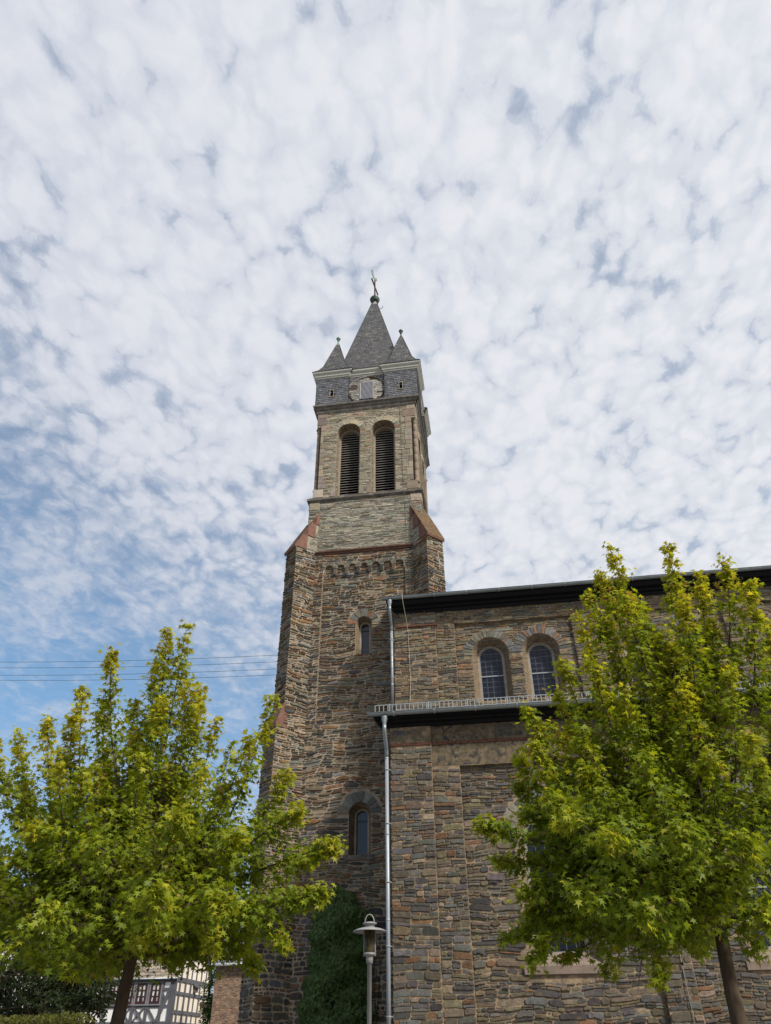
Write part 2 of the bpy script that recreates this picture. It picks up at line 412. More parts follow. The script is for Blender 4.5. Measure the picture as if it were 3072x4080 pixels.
def masonry(mb, fr, u0, u1, v0, v1, P, cut=None, seed=1, edge0=False, edge1=False):
    rng = random.Random(seed)
    g = P['g']; jit = P['jit']; wav = P['wav']
    ph = rng.uniform(0, 9)
    def wave(u, v):
        return wav * (math.sin(u * 2.3 + v * 1.7 + ph) + 0.6 * math.sin(u * 5.1 - v * 2.9 + ph * 2))
    def put(ua, ub, va, vb):
        w, h = ub - ua, vb - va
        if w < 0.025 or h < 0.02: return
        j = jit * h
        J = lambda k=1.0: rng.uniform(-j, j) * k
        a, b, c, d = ua + g / 2, ub - g / 2, va + g / 2, vb - g / 2
        if b - a < .015 or d - c < .012: return
        e = min(.30 * h, .25 * w) * rng.uniform(.25, 1.0) * (jit / .2)
        e2 = min(.30 * h, .25 * w) * rng.uniform(.25, 1.0) * (jit / .2)
        ln = P['lens'] * rng.uniform(.35, 1.0)
        H = d - c; W_ = b - a
        la, lb = rng.uniform(.3, .7), rng.uniform(.3, .7)          # height at which the stone's ends come to a blunt point
        tl, tr = rng.uniform(.10, .34) * W_ * ln, rng.uniform(.10, .34) * W_ * ln
        lo = [(a + e * rng.random() + tl * rng.random(), c), (a + W_ * rng.uniform(.35, .65), c + J(.5)), (b - e2 * rng.random() - tr * rng.random(), c + J(.4))]
        ri = [(b, c + H * (.30 + (lb - .30) * ln)), (b - e2 * .3 * rng.random(), d - H * (.15 + (.85 - lb - .12) * ln * .9))]
        hi = [(b - e2 - tr, d), (a + W_ * rng.uniform(.35, .65), d + J(.5)), (a + e + tl, d + J(.4))]
        le = [(a, d - H * (.30 + (1 - la - .38) * ln)), (a, c + H * (.15 + (la - .27) * ln * .9))]
        pts = lo + ri + hi + le
        pts = [(min(max(u, ua + .002), ub - .002), v + wave(u, v)) for u, v in pts]
        stone(mb, fr, pts, rng.uniform(*P['r']), min(.012, .18 * h), P['mat'], pick(P['pal'], rng))
    v = v0
    while v < v1 - .02:
        h = rng.uniform(*P['h'])
        if v + h > v1 - .045: h = v1 - v
        iv = [(u0, u1)]
        if cut:
            for ca, cb in cut(v, v + h):
                nv = []
                for a, b in iv:
                    if cb <= a or ca >= b: nv.append((a, b)); continue
                    if ca > a: nv.append((a, ca))
                    if cb < b: nv.append((cb, b))
                iv = nv
        for a, b in iv:
            u = a
            while u < b - .01:
                w = h * rng.uniform(*P['a'])
                if b - (u + w) < h * .9: w = b - u
                r = rng.random()
                if h > .075 and r < P['split']:
                    q = rng.uniform(.35, .65)
                    put(u, u + w, v, v + h * q)
                    if rng.random() < .5:
                        k = rng.uniform(.35, .65); put(u, u + w * k, v + h * q, v + h); put(u + w * k, u + w, v + h * q, v + h)
                    else:
                        put(u, u + w, v + h * q, v + h)
                else:
                    sh = rng.uniform(0, .012)
                    put(u, u + w, v + sh, v + h - rng.uniform(0, .012))
                u += w
        v += h


def arch_pts(c, vs, vp, r, n=14):
    return [(c - r, vs), (c + r, vs)] + [(c + r * math.cos(PI * i / n), vp + r * math.sin(PI * i / n)) for i in range(n + 1)]


def arch_cut(c, vs, vp, r, ro):
    def f(va, vb):
        if vb <= vs + .02: return []
        if vb <= vp: return [(c - r, c + r)]
        q = max(va - vp, 0.0)
        if q >= ro: return []
        k = math.sqrt(ro * ro - q * q)
        return [(c - k, c + k)]
    return f


def cuts(*fs):
    return lambda va, vb: [i for f in fs for i in f(va, vb)]


def rect_cut(a, b, c, d):
    return lambda va, vb: [(a, b)] if vb > c + .03 and va < d - .03 else []


def voussoirs(mb, fr, c, vp, r, ro, n, pal, mat=1, seed=3, relief=(.008, .03), gap=.016):
    rng = random.Random(seed)
    ts = [0.0]
    for i in range(n): ts.append(ts[-1] + rng.uniform(.75, 1.3))
    ts = [PI * t / ts[-1] for t in ts]
    for a, b in zip(ts[:-1], ts[1:]):
        rr = ro * rng.uniform(.90, 1.04)
        gi = gap / 2 / r; go = gap / 2 / rr
        P = [(c + q * math.cos(t), vp + q * math.sin(t)) for q, t in ((r + .004, a + gi), (rr, a + go), (rr * 1.01, (a + b) / 2), (rr, b - go), (r + .004, b - gi), (r + .002, (a + b) / 2))]
        stone(mb, fr, P, rng.uniform(*relief), .008, mat, pick(pal, rng))


def panel(mb, fr, outer, holes=(), mat=0, w=0.0):
    loops = [[Vector((u, v, 0)) for u, v in outer]] + [[Vector((u, v, 0)) for u, v in h] for h in holes]
    tris = tessellate_polygon(loops)
    flat = [p for L in loops for p in L]
    area = lambda t: (flat[t[1]].x - flat[t[0]].x) * (flat[t[2]].y - flat[t[0]].y) - (flat[t[2]].x - flat[t[0]].x) * (flat[t[1]].y - flat[t[0]].y)
    mb.add([fr(p.x, p.y, w) for p in flat], [t if area(t) > 0 else t[::-1] for t in tris if abs(area(t)) > 1e-9], mat)


def loft(mb, fr, A, wa, B, wb, mat=0, col=(1, 1, 1), closed=True):
    n = len(A)
    mb.add([fr(u, v, wa) for u, v in A] + [fr(u, v, wb) for u, v in B],
           [(i, n + i, n + (i + 1) % n, (i + 1) % n) for i in range(n if closed else n - 1)], mat, col)


def ring(mb, fr, A, B, w, mat=0, col=(1, 1, 1)):
    """flat band between outline A (outer) and B (inner) facing outwards"""
    n = len(A)
    mb.add([fr(u, v, w) for u, v in A] + [fr(u, v, w) for u, v in B],
           [(i, (i + 1) % n, n + (i + 1) % n, n + i) for i in range(n)], mat, col)


def rect(a, b, c, d):
    return [(a, c), (b, c), (b, d), (a, d)]


def arched_window(parent, fr, c, vs, vp, ro, ri, depth, fw, pane_mat, cell=None, bars=(), frame_mat='dressed', pane_back=.05, wire=.016, label=None):
    """window part: stone surround at the bottom of the splayed reveal, with its pane, lead lattice and bars"""
    A = arch_pts(c, vs + .02, vp, ri); B = arch_pts(c, vs + .02 + fw * .6, vp, ri - fw)
    mb = MB()
    ring(mb, fr, A, B, -depth, 0)
    loft(mb, fr, B, -depth, B, -depth - pane_back, 0)
    win = mb.build('window', M[frame_mat], parent)
    if label: win['label'] = label
    p = MB()
    panel(p, fr, B, (), 0, -depth - pane_back + .004)
    p.build('pane', M[pane_mat], win)
    r = ri - fw; w = -depth - pane_back + .012
    def half(v):
        if v <= vp: return r
        q = v - vp
        return math.sqrt(max(r * r - q * q, 0))
    if cell:
        k = MB(); t = wire / 2
        nx = cell[0]; dx = 2 * r / nx; dy = cell[1]; dm = cell[2]
        def seg(a, b):
            d = Vector((b[0] - a[0], b[1] - a[1])); L = d.length
            if L < 1e-4: return
            nrm = Vector((-d.y, d.x)) / L * t
            pts = [(a[0] + nrm.x, a[1] + nrm.y), (a[0] - nrm.x, a[1] - nrm.y), (b[0] - nrm.x, b[1] - nrm.y), (b[0] + nrm.x, b[1] + nrm.y)]
            k.add([fr(u, v, w) for u, v in pts], ((0, 1, 2, 3),))
        rows = int((vp + r - vs) / dy) + 1
        for j in range(1, rows):
            v = vs + j * dy; hw = half(v)
            xs = [c - r + dx * i for i in range(1, nx)]
            xs = [x for x in xs if abs(x - c) < hw - dm]
            prev = c - hw
            for x in xs:
                seg((prev, v), (x - dm, v)); prev = x + dm
                D = [(x - dm, v), (x, v - dm), (x + dm, v), (x, v + dm)]
                for i in range(4): seg(D[i], D[(i + 1) % 4])
            seg((prev, v), (c + hw, v))
        for i in range(1, nx):
            x = c - r + dx * i
            top = vp + math.sqrt(max(r * r - (x - c) ** 2, 0))
            v = vs + .03
            for j in range(1, rows + 1):
                vv = vs + j * dy
                if vv > top - dm or half(vv) - dm <= abs(x - c):
                    seg((x, v), (x, top)); break
                seg((x, v), (x, vv - dm)); v = vv + dm
        k.build('lead_lattice', M['came'], win)
    if bars:
        k = MB()
        for v in bars:
            hw = half(v)
            k.obox(fr, c - hw, c + hw, v - .02, v + .02, w - .01, w + .02)
        e = .022
        A2 = arch_pts(c, vs + .05, vp, r - .002); B2 = arch_pts(c, vs + .05 + e, vp, r - e)
        ring(k, fr, A2, B2, w + .006)
        k.build('glazing_bar', M['galv'] if frame_mat == 'dressed' and cell else M['wire'], win)
    return win


# ------------------------------------------------------------------ the church
church = thing('church', 'brown rubble stone church with slate topped bell tower behind a long nave', 'church', (-4.45, 24.3, 0))
TX, TYF = -4.44, 24.3          # tower axis in x, tower front in y
FRONT = lambda y: frame((0, y, 0), (1, 0, 0), (0, 0, 1), (0, -1, 0))
EAST = lambda x: frame((x, 0, 0), (0, 1, 0), (0, 0, 1), (1, 0, 0))
WEST = lambda x: frame((x, 0, 0), (0, -1, 0), (0, 0, 1), (-1, 0, 0))


def tower():
    cy = TYF + 2.42
    # --- lower shaft, z 0 .. 18.05
    hw = 2.53; zt = 18.0
    mb = MB(); fr = FRONT(TYF)
    x0, x1 = TX - hw, TX + hw
    w1 = dict(c=-4.42, vs=13.45, vp=14.72, r=.30, ro=.62)
    w2 = dict(c=-4.46, vs=6.62, vp=7.84, r=.36, ro=.72)
    # recessed field with seven little arches under the string course
    pa, pb, pv = -6.07, -2.78, 10.85
    n7 = 7; step = (pb - pa) / n7; ar = .165; sp = 17.22
    field = [(pa, pv), (pb, pv), (pb, 16.98)]
    top = []
    for i in range(n7):
        cx = pb - step * (i + .5)
        if i > 0: top += [(cx + step / 2 + (step / 2 - ar) * .55, 17.02), (cx + step / 2 - (step / 2 - ar) * .55, 17.02)]
        top += [(cx + ar, sp)] + [(cx + ar * math.cos(PI * k / 8), sp + ar * math.sin(PI * k / 8)) for k in range(1, 8)] + [(cx - ar, sp)]
    field = [(pa, pv), (pb, pv), (pb, 16.98)] + top + [(pa, 16.98)]
    # clip: the first and last arch end on the field's sides
    o2 = arch_pts(w2['c'], w2['vs'], w2['vp'], w2['r'])
    panel(mb, fr, [(x0, 0), (x1, 0), (x1, zt), (x0, zt)], (field, o2), 0)
    rec = .10
    loft(mb, fr, field, 0, field, -rec, 2)
    o1 = arch_pts(w1['c'], w1['vs'], w1['vp'], w1['r'])
    panel(mb, fr, field, (o1,), 0, -rec)
    def fcut(va, vb):
        return [(pa, pb)] if vb > pv + .05 else []
    c2 = arch_cut(w2['c'], w2['vs'] - .12, w2['vp'], w2['r'], w2['ro'])
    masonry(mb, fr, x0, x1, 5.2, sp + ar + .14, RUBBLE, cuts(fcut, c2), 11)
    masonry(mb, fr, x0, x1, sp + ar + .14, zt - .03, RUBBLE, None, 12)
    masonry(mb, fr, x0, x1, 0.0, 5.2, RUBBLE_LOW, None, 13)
    frr = FRONT(TYF + rec)
    masonry(mb, frame((pa, TYF, 0), (0, 1, 0), (0, 0, 1), (1, 0, 0)), 0.0, rec, pv, sp, dict(RUBBLE, r=(.0, .012), lens=0, split=0, g=.02), None, 15)
    masonry(mb, frr, pa, pb, pv, 17.05, RUBBLE, arch_cut(w1['c'], w1['vs'], w1['vp'], w1['r'], w1['ro']), 14)
    for i in range(n7):
        cx = pa + step * (i + .5)
        voussoirs(mb, fr, cx, sp, ar, ar + .19, 8, PAL_FRIEZE, 1, 20 + i, (.006, .028), .018)
        masonry(mb, frr, cx - ar + .01, cx + ar - .01, 17.05, sp + .12, RUBBLE, None, 40 + i)
    rng = random.Random(8)
    for i in range(n7 - 1):
        cx = pa + step * (i + 1)
        stone(mb, fr, [(cx - .055, 16.93), (cx + .05, 16.92), (cx + .06, 17.2), (cx - .06, 17.2)], .035, .012, 1, pick(PAL_LOW, rng))
    voussoirs(mb, frr, w1['c'], w1['vp'], w1['r'], w1['ro'], 7, PAL_VOUSS, 1, 31, (.008, .03), .02)
    voussoirs(mb, fr, w2['c'], w2['vp'], w2['r'], w2['ro'], 9, PAL_VOUSS, 1, 32, (.01, .03), .02)
    # other three sides
    for f_, a, b, sd in ((EAST(x1), TYF, TYF + 2 * hw, 51), (WEST(x0), -TYF - 2 * hw, -TYF, 52)):
        panel(mb, f_, rect(a, b, 0, zt), (), 0)
        masonry(mb, f_, a, b, 0, 5.2, RUBBLE_LOW, None, sd)
        masonry(mb, f_, a, b, 5.2, zt, RUBBLE, None, sd + 5)
    mb.quad((x1, TYF + 2 * hw, 0), (x0, TYF + 2 * hw, 0), (x0, TYF + 2 * hw, zt), (x1, TYF + 2 * hw, zt), 0)
    mb.quad((x0, TYF, zt), (x1, TYF, zt), (x1, TYF + 2 * hw, zt), (x0, TYF + 2 * hw, zt), 0)
    # window reveals
    for w, f_, d in ((w1, frr, .30), (w2, fr, .38)):
        A = arch_pts(w['c'], w['vs'], w['vp'], w['r'])
        ri = w['r'] - (.09 if w is w1 else .12)
        w['ri'] = ri
        B = arch_pts(w['c'], w['vs'] + .05, w['vp'], ri)
        loft(mb, f_, A, 0, B, -d, 2)
    tw = mb.build('tower_wall', [M['mortar'], M['stone'], M['reveal']], church)
    a = arched_window(church, frr, w1['c'], w1['vs'] + .03, w1['vp'], w1['r'], w1['ri'], .30, .055, 'glass_clear', None, (14.62,), 'dressed', .12)
    b = arched_window(church, fr, w2['c'], w2['vs'] + .03, w2['vp'], w2['r'], w2['ri'], .38, .055, 'glass_clear', None, (7.72,), 'dressed', .12)
    k = MB()      # sloping sill of the lower window
    prof = [(-.37, 6.70), (.0, 6.62), (.07, 6.60), (.07, 6.46), (0, 6.46), (-.37, 6.60)]
    k.prism(prof, lambda q: fr(-4.46 - (.24 if q[0] < -.2 else .44), q[1], q[0]), lambda q: fr(-4.46 + (.24 if q[0] < -.2 else .44), q[1], q[0]))
    k.build('sill', M['trim_dark'], b)
    # red sandstone string course
    k = MB()
    prof = [(0, 18.10), (.12, 18.04), (.12, 17.99), (.07, 17.95), (.06, 17.90), (0, 17.89)]
    e0, e1 = TX - hw + .55, TX + hw - .55
    A = [fr(e0, q[1], q[0]) for q in prof]; B = [fr(e1, q[1], q[0]) for q in prof]
    k.add(A + B, [(i, i + 1, 7 + i, 6 + i) for i in (1, 2, 3, 4)] + [tuple(range(6)), tuple(range(6, 12))[::-1]], 0)
    k.add(A + B, [(0, 1, 7, 6)], 1)
    k.build('string_course', [M['sandstone_dark'], M['lichen']], church)

    # --- upper shaft, z 18 .. 20.9
    hu = 2.40; zb, zt = 18.0, 20.78; yf = TYF + .04; cyu = TYF + hw
    mb = MB(); fr = FRONT(yf)
    sides = [(fr, TX - hu, TX + hu, 60), (EAST(TX + hu), yf, cyu + hu, 61), (WEST(TX - hu), -cyu - hu, -yf, 62)]
    for f_, a, b, sd in sides:
        panel(mb, f_, rect(a, b, zb, zt), (), 0)
        q = .46
        def qc(va, vb): return [(a - .01, a + q), (b - q, b + .01)] if va > 20.24 else []
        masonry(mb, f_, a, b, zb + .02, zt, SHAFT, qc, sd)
        rng = random.Random(sd)
        for ua, ub in ((a, a + q - .02), (b - q + .02, b)):
            stone(mb, f_, [(ua, 20.27), (ub, 20.27), (ub, 20.77), (ua, 20.77)], .03, .008, 1, pick(PAL_QUOIN, rng))
    mb.quad((TX + hu, cyu + hu, zb), (TX - hu, cyu + hu, zb), (TX - hu, cyu + hu, zt), (TX + hu, cyu + hu, zt), 0)
    mb.build('tower_shaft', [M['mortar_grey'], M['stone']], church)
    # ledge under the belfry
    k = MB()
    for f_, a, b, _ in sides:
        prof = [(-.12, 20.96), (.06, 20.88), (.11, 20.84), (.11, 20.74), (.05, 20.66), (0, 20.64), (-.12, 20.64)]
        e = .11
        k.prism(prof, lambda q: f_(a - max(q[0], 0), q[1], q[0]), lambda q: f_(b + max(q[0], 0), q[1], q[0]))
    k.build('belfry_ledge', M['trim_dark'], church)

    # --- belfry, z 20.9 .. 26
    hb = 2.30; zb, zt = 20.80, 25.98; yf = TYF + .10; cyb = TYF + hw
    QC = (.24, .20, .155)
    notch = .20; nz0, nz1 = 21.42, 25.14
    mb = MB()
    ops = [(-.80, .535), (.80, .535)]
    vs, vp = 20.98, 24.64
    ro = .82
    outer0 = MB()
    fronts = [(FRONT(yf), TX, 70), (EAST(TX + hb), cyb, 71), (WEST(TX - hb), -cyb, 72), (frame((0, cyb + hb, 0), (-1, 0, 0), (0, 0, 1), (0, 1, 0)), -TX, 73)]
    depth = .42
    for f_, cc, sd in fronts:
        holes = [arch_pts(cc + o, vs, vp, r) for o, r in ops]
        a, b = cc - hb, cc + hb
        poly = [(a, zb), (b, zb), (b, nz0), (b - notch, nz0), (b - notch, nz1), (b, nz1), (b, zt), (a, zt), (a, nz1), (a + notch, nz1), (a + notch, nz0), (a, nz0)]
        panel(mb, f_, poly, holes, 0)
        for s_ in (-1, 1):      # the notch for the corner shaft
            e = cc + s_ * (hb - notch)
            mb.quad(f_(e, nz0, 0), f_(e, nz1, 0), f_(e, nz1, -notch), f_(e, nz0, -notch), 3, QC)
            mb.quad(f_(e, nz0, 0), f_(e, nz0, -notch), f_(e + s_ * notch, nz0, -notch), f_(e + s_ * notch, nz0, 0), 3, QC)
            mb.quad(f_(e, nz1, 0), f_(e, nz1, -notch), f_(e + s_ * notch, nz1, -notch), f_(e + s_ * notch, nz1, 0), 3, QC)
        for (o, r), h in zip(ops, holes):
            B = arch_pts(cc + o, vs, vp, r - .035)
            loft(mb, f_, h, 0, B, -depth, 2)
            # coursed slate jambs stand out of the reveal
            if sd in (70, 71):
                jl = frame(f_(cc + o - r, 0, 0), np.array(f_(1, 0, -depth)) - np.array(f_(1 - .035, 0, 0)), (0, 0, 1), np.array(f_(1, 0, 0)) - np.array(f_(0, 0, 0)))
                masonry(mb, jl, .02, .96, vs + .3, vp, dict(BELFRY, r=(.002, .014)), None, sd + 3)
        q = notch
        def quo(va, vb):
            out = [] if vb < nz0 else []
            return out
        cut = cuts(*[arch_cut(cc + o, vs, vp, r, ro) for o, r in ops])
        rng = random.Random(sd)
        v = 20.98
        qz = []
        while v < zt - .1:
            h = rng.uniform(.26, .5)
            if v + h > zt - .2: h = zt - v
            qz.append((v, v + h, rng.uniform(.10, .34), rng.uniform(.10, .34))); v += h
        def qcut(va, vb):
            m = (va + vb) / 2
            for z0, z1, l1, l2 in qz:
                if z0 <= m < z1:
                    base = notch if (nz0 < m < nz1) else 0.0
                    l1 = l1 + (.0 if base else .28); l2 = l2 + (.0 if base else .28)
                    return [(a - .01, a + base + l1), (b - base - l2, b + .01)]
            return []
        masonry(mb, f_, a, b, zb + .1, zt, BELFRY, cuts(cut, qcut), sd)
        for z0, z1, l1, l2 in qz:
            m = (z0 + z1) / 2
            base = notch if (nz0 < m < nz1) else 0.0
            k1 = l1 + (.0 if base else .28); k2 = l2 + (.0 if base else .28)
            za, zc = z0 + .006, z1 - .006
            if not base:
                if z1 > nz0 > z0: zc = min(zc, nz0)
                if z1 > nz1 > z0: za = max(za, nz1)
            stone(mb, f_, [(a + base, za), (a + base + k1 - .01, za), (a + base + k1 - .01, zc), (a + base, zc)], .022, .006, 3, pick(PAL_QUOIN, rng))
            stone(mb, f_, [(b - base - k2 + .01, za), (b - base, za), (b - base, zc), (b - base - k2 + .01, zc)], .022, .006, 3, pick(PAL_QUOIN, rng))
        for o, r in ops:
            voussoirs(mb, f_, cc + o, vp, r, ro, 15, PAL_BELFRY, 1, sd + 9, (.006, .024), .014)
            for s_ in (-1, 1):
                x_ = cc + o + s_ * (r + .09)
                stone(mb, f_, [(x_ - .10, vs), (x_ + .10, vs), (x_ + .09, vs + .42), (x_ - .09, vs + .42)], .025, .008, 3, pick(PAL_QUOIN, rng))
    mb.quad((TX - hb, cyb - hb, zt), (TX + hb, cyb - hb, zt), (TX + hb, cyb + hb, zt), (TX - hb, cyb + hb, zt), 0)
    mb.build('belfry_wall', [M['mortar_grey'], M['stone'], M['reveal'], M['quoin']], church)
    # corner shafts
    for sx in (-1, 1):
        for sy in (-1, 1):
            k = MB(); cx_, cy_ = TX + sx * (hb - .062), cyb + sy * (hb - .062)
            prof = [(.11, nz0), (.135, nz0 + .04), (.13, nz0 + .10), (.10, nz0 + .14), (.088, nz0 + .2)]
            z = nz0 + .2
            while z < nz1 - .55:
                z += .46
                prof += [(.088, z - .012), (.083, z - .006), (.088, z)]
            prof += [(.088, nz1 - .26), (.105, nz1 - .24), (.105, nz1 - .21), (.09, nz1 - .19), (.10, nz1 - .10), (.14, nz1 - .05), (.14, nz1)]
            k.lathe(prof, cx_, cy_, 14, 0, (.215, .165, .125))
            k.build('corner_column', M['quoin'], church)
    # louvred sound openings
    for f_, cc, sd in fronts:
        for o, r in ops:
            ri = r - .035
            A = arch_pts(cc + o, vs, vp, ri); B = arch_pts(cc + o, vs + .03, vp, ri - .075)
            k = MB(); ring(k, f_, A, B, -depth + .01, 0); loft(k, f_, B, -depth + .01, B, -depth - .30, 0)
            w = k.build('belfry_window', M['dressed'], church)
            s2 = MB(); rr = ri - .075
            v = vs + .10
            while v < vp + rr - .03:
                hwid = rr if v < vp else math.sqrt(max(rr * rr - (v - vp) ** 2, 0))
                p = [f_(cc + o - hwid, v, -depth - .03), f_(cc + o + hwid, v, -depth - .03), f_(cc + o + hwid, v + .10, -depth - .19), f_(cc + o - hwid, v + .10, -depth - .19)]
                q = [tuple(np.array(t) + np.array((0, 0, .018))) for t in p]
                s2.add(p + q, ((0, 1, 5, 4), (4, 5, 6, 7), (3, 2, 1, 0), (2, 3, 7, 6)))
                v += .142
            s2.build('louvre_slats', M['louvre'], w)
            s3 = MB(); panel(s3, f_, B, (), 0, -depth - .27); s3.build('opening_back', M['void'], w)
    # cornice below the slate
    k = MB()
    hs = 2.46
    for f_, cc, sd in fronts:
        off = hb
        prof = [(-.02, 26.40), (.22, 26.40), (.22, 26.30), (.17, 26.26), (.13, 26.16), (.08, 26.10), (.06, 26.0), (.02, 25.92), (-.02, 25.92)]
        k.prism(prof, lambda q: f_(cc - hb - max(q[0], 0), q[1], q[0]), lambda q: f_(cc + hb + max(q[0], 0), q[1], q[0]))
    k.build('belfry_cornice', M['trim_dark'], church)
    return cyb, hb


CYT, HB = tower()


# ---- slates: real overlapping plates laid in courses
PAL_SLATE = ((3, (.105, .108, .117)), (2, (.085, .088, .097)), (1, (.125, .127, .133)), (.4, (.07, .07, .075)))
PAL_SLATE_ROOF = ((3, (.092, .090, .090)), (2, (.075, .074, .076)), (1.2, (.110, .106, .102)), (.35, (.15, .14, .125)))


def slates(mb, surf, half, v0, v1, dv, du, pal, seed=1, mat=0, skew=.5, lift=.016, cut=None):
    """surf(u, v, w) -> point; half(v) -> (u_min, u_max)"""
    rng = random.Random(seed)
    n = max(1, int(round((v1 - v0) / dv))); dv = (v1 - v0) / n
    for j in range(n):
        v = v0 + j * dv
        a, b = half(v); a2, b2 = half(min(v + dv, v1))
        u = a - rng.uniform(0, du)
        while u < b:
            w = du * rng.uniform(.85, 1.15)
            ua, ub = max(u, a), min(u + w - .006, b)
            u += w
            if ub - ua < .012: continue
            if cut and cut((ua + ub) / 2, v + dv / 2): continue
            rnd = min(.45 * dv, .5 * (ub - ua))
            sk = skew * dv
            top_a, top_b = ua + sk * .6, ub + sk * .6
            top_a = min(max(top_a, a2), b2); top_b = min(max(top_b, a2), b2)
            pts = [(ua + rnd * .9, v - .008), (ub - rnd * .15, v + .004), (ub, v + rnd * .35), (top_b, v + dv * 1.02), (top_a, v + dv * 1.02), (ua, v + rnd * .9), (ua + rnd * .3, v + rnd * .25)]
            l0 = lift * rng.uniform(.8, 1.25)
            V = [surf(p, q, l0 if i in (0, 1, 2, 5, 6) else .003) for i, (p, q) in enumerate(pts)]
            V += [surf(p, q, .0) for i, (p, q) in enumerate(pts)]
            mb.add(V, [tuple(range(7))] + [(i, 7 + i, 7 + (i + 1) % 7, (i + 1) % 7) for i in (0, 1, 6, 5, 2)], mat, pick(pal, rng))


def prof_at(prof, z):
    for (z0, r0), (z1, r1) in zip(prof[:-1], prof[1:]):
        if z <= z1:
            return r0 + (r1 - r0) * (z - z0) / (z1 - z0)
    return prof[-1][1]


def pyramid(name, cx, cy, prof, dv, du, pal, seed, parent):
    """four-sided slated roof whose half width follows prof [(z, half width)]"""
    mb = MB()
    dirs = [((1, 0), (0, -1)), ((0, 1), (1, 0)), ((-1, 0), (0, 1)), ((0, -1), (-1, 0))]
    for U, N in dirs:
        for (z0, r0), (z1, r1) in zip(prof[:-1], prof[1:]):
            P = lambda u, z, r: (cx + U[0] * u + N[0] * r, cy + U[1] * u + N[1] * r, z)
            mb.quad(P(-r0, z0, r0), P(r0, z0, r0), P(r1, z1, r1), P(-r1, z1, r1), 1)
        L = [0.0]
        for (z0, r0), (z1, r1) in zip(prof[:-1], prof[1:]): L.append(L[-1] + math.hypot(z1 - z0, r1 - r0))
        def zr(v):
            for i in range(len(L) - 1):
                if v <= L[i + 1] or i == len(L) - 2:
                    t = (v - L[i]) / (L[i + 1] - L[i]); a, b = prof[i], prof[i + 1]
                    return a[0] + (b[0] - a[0]) * t, a[1] + (b[1] - a[1]) * t, ((b[0] - a[0]) / (L[i + 1] - L[i]), (a[1] - b[1]) / (L[i + 1] - L[i]))
        def surf(u, v, w):
            z, r, (nz_, nr_) = zr(v)
            # outward normal of a slope: (dz, dr) rotated
            rr = r + w * nz_; zz = z + w * nr_
            return (cx + U[0] * u + N[0] * rr, cy + U[1] * u + N[1] * rr, zz)
        half = lambda v: (-zr(v)[1], zr(v)[1])
        slates(mb, surf, half, 0, L[-1] - .02, dv, du, pal, seed + int(10 * U[0] + 20 * U[1]), 0)
        for s_ in (-1, 1):      # hips
            pts = [(cx + U[0] * s_ * r + N[0] * r, cy + U[1] * s_ * r + N[1] * r, z + .01) for z, r in prof]
            if s_ == 1: mb.tube(pts, .022, 5, 1)
    mb.quad(*[(cx + sx * prof[0][1], cy + sy * prof[0][1], prof[0][0]) for sx, sy in ((-1, 1), (1, 1), (1, -1), (-1, -1))], 1)
    return mb.build(name, [M['slate'], M['underlay']], parent)


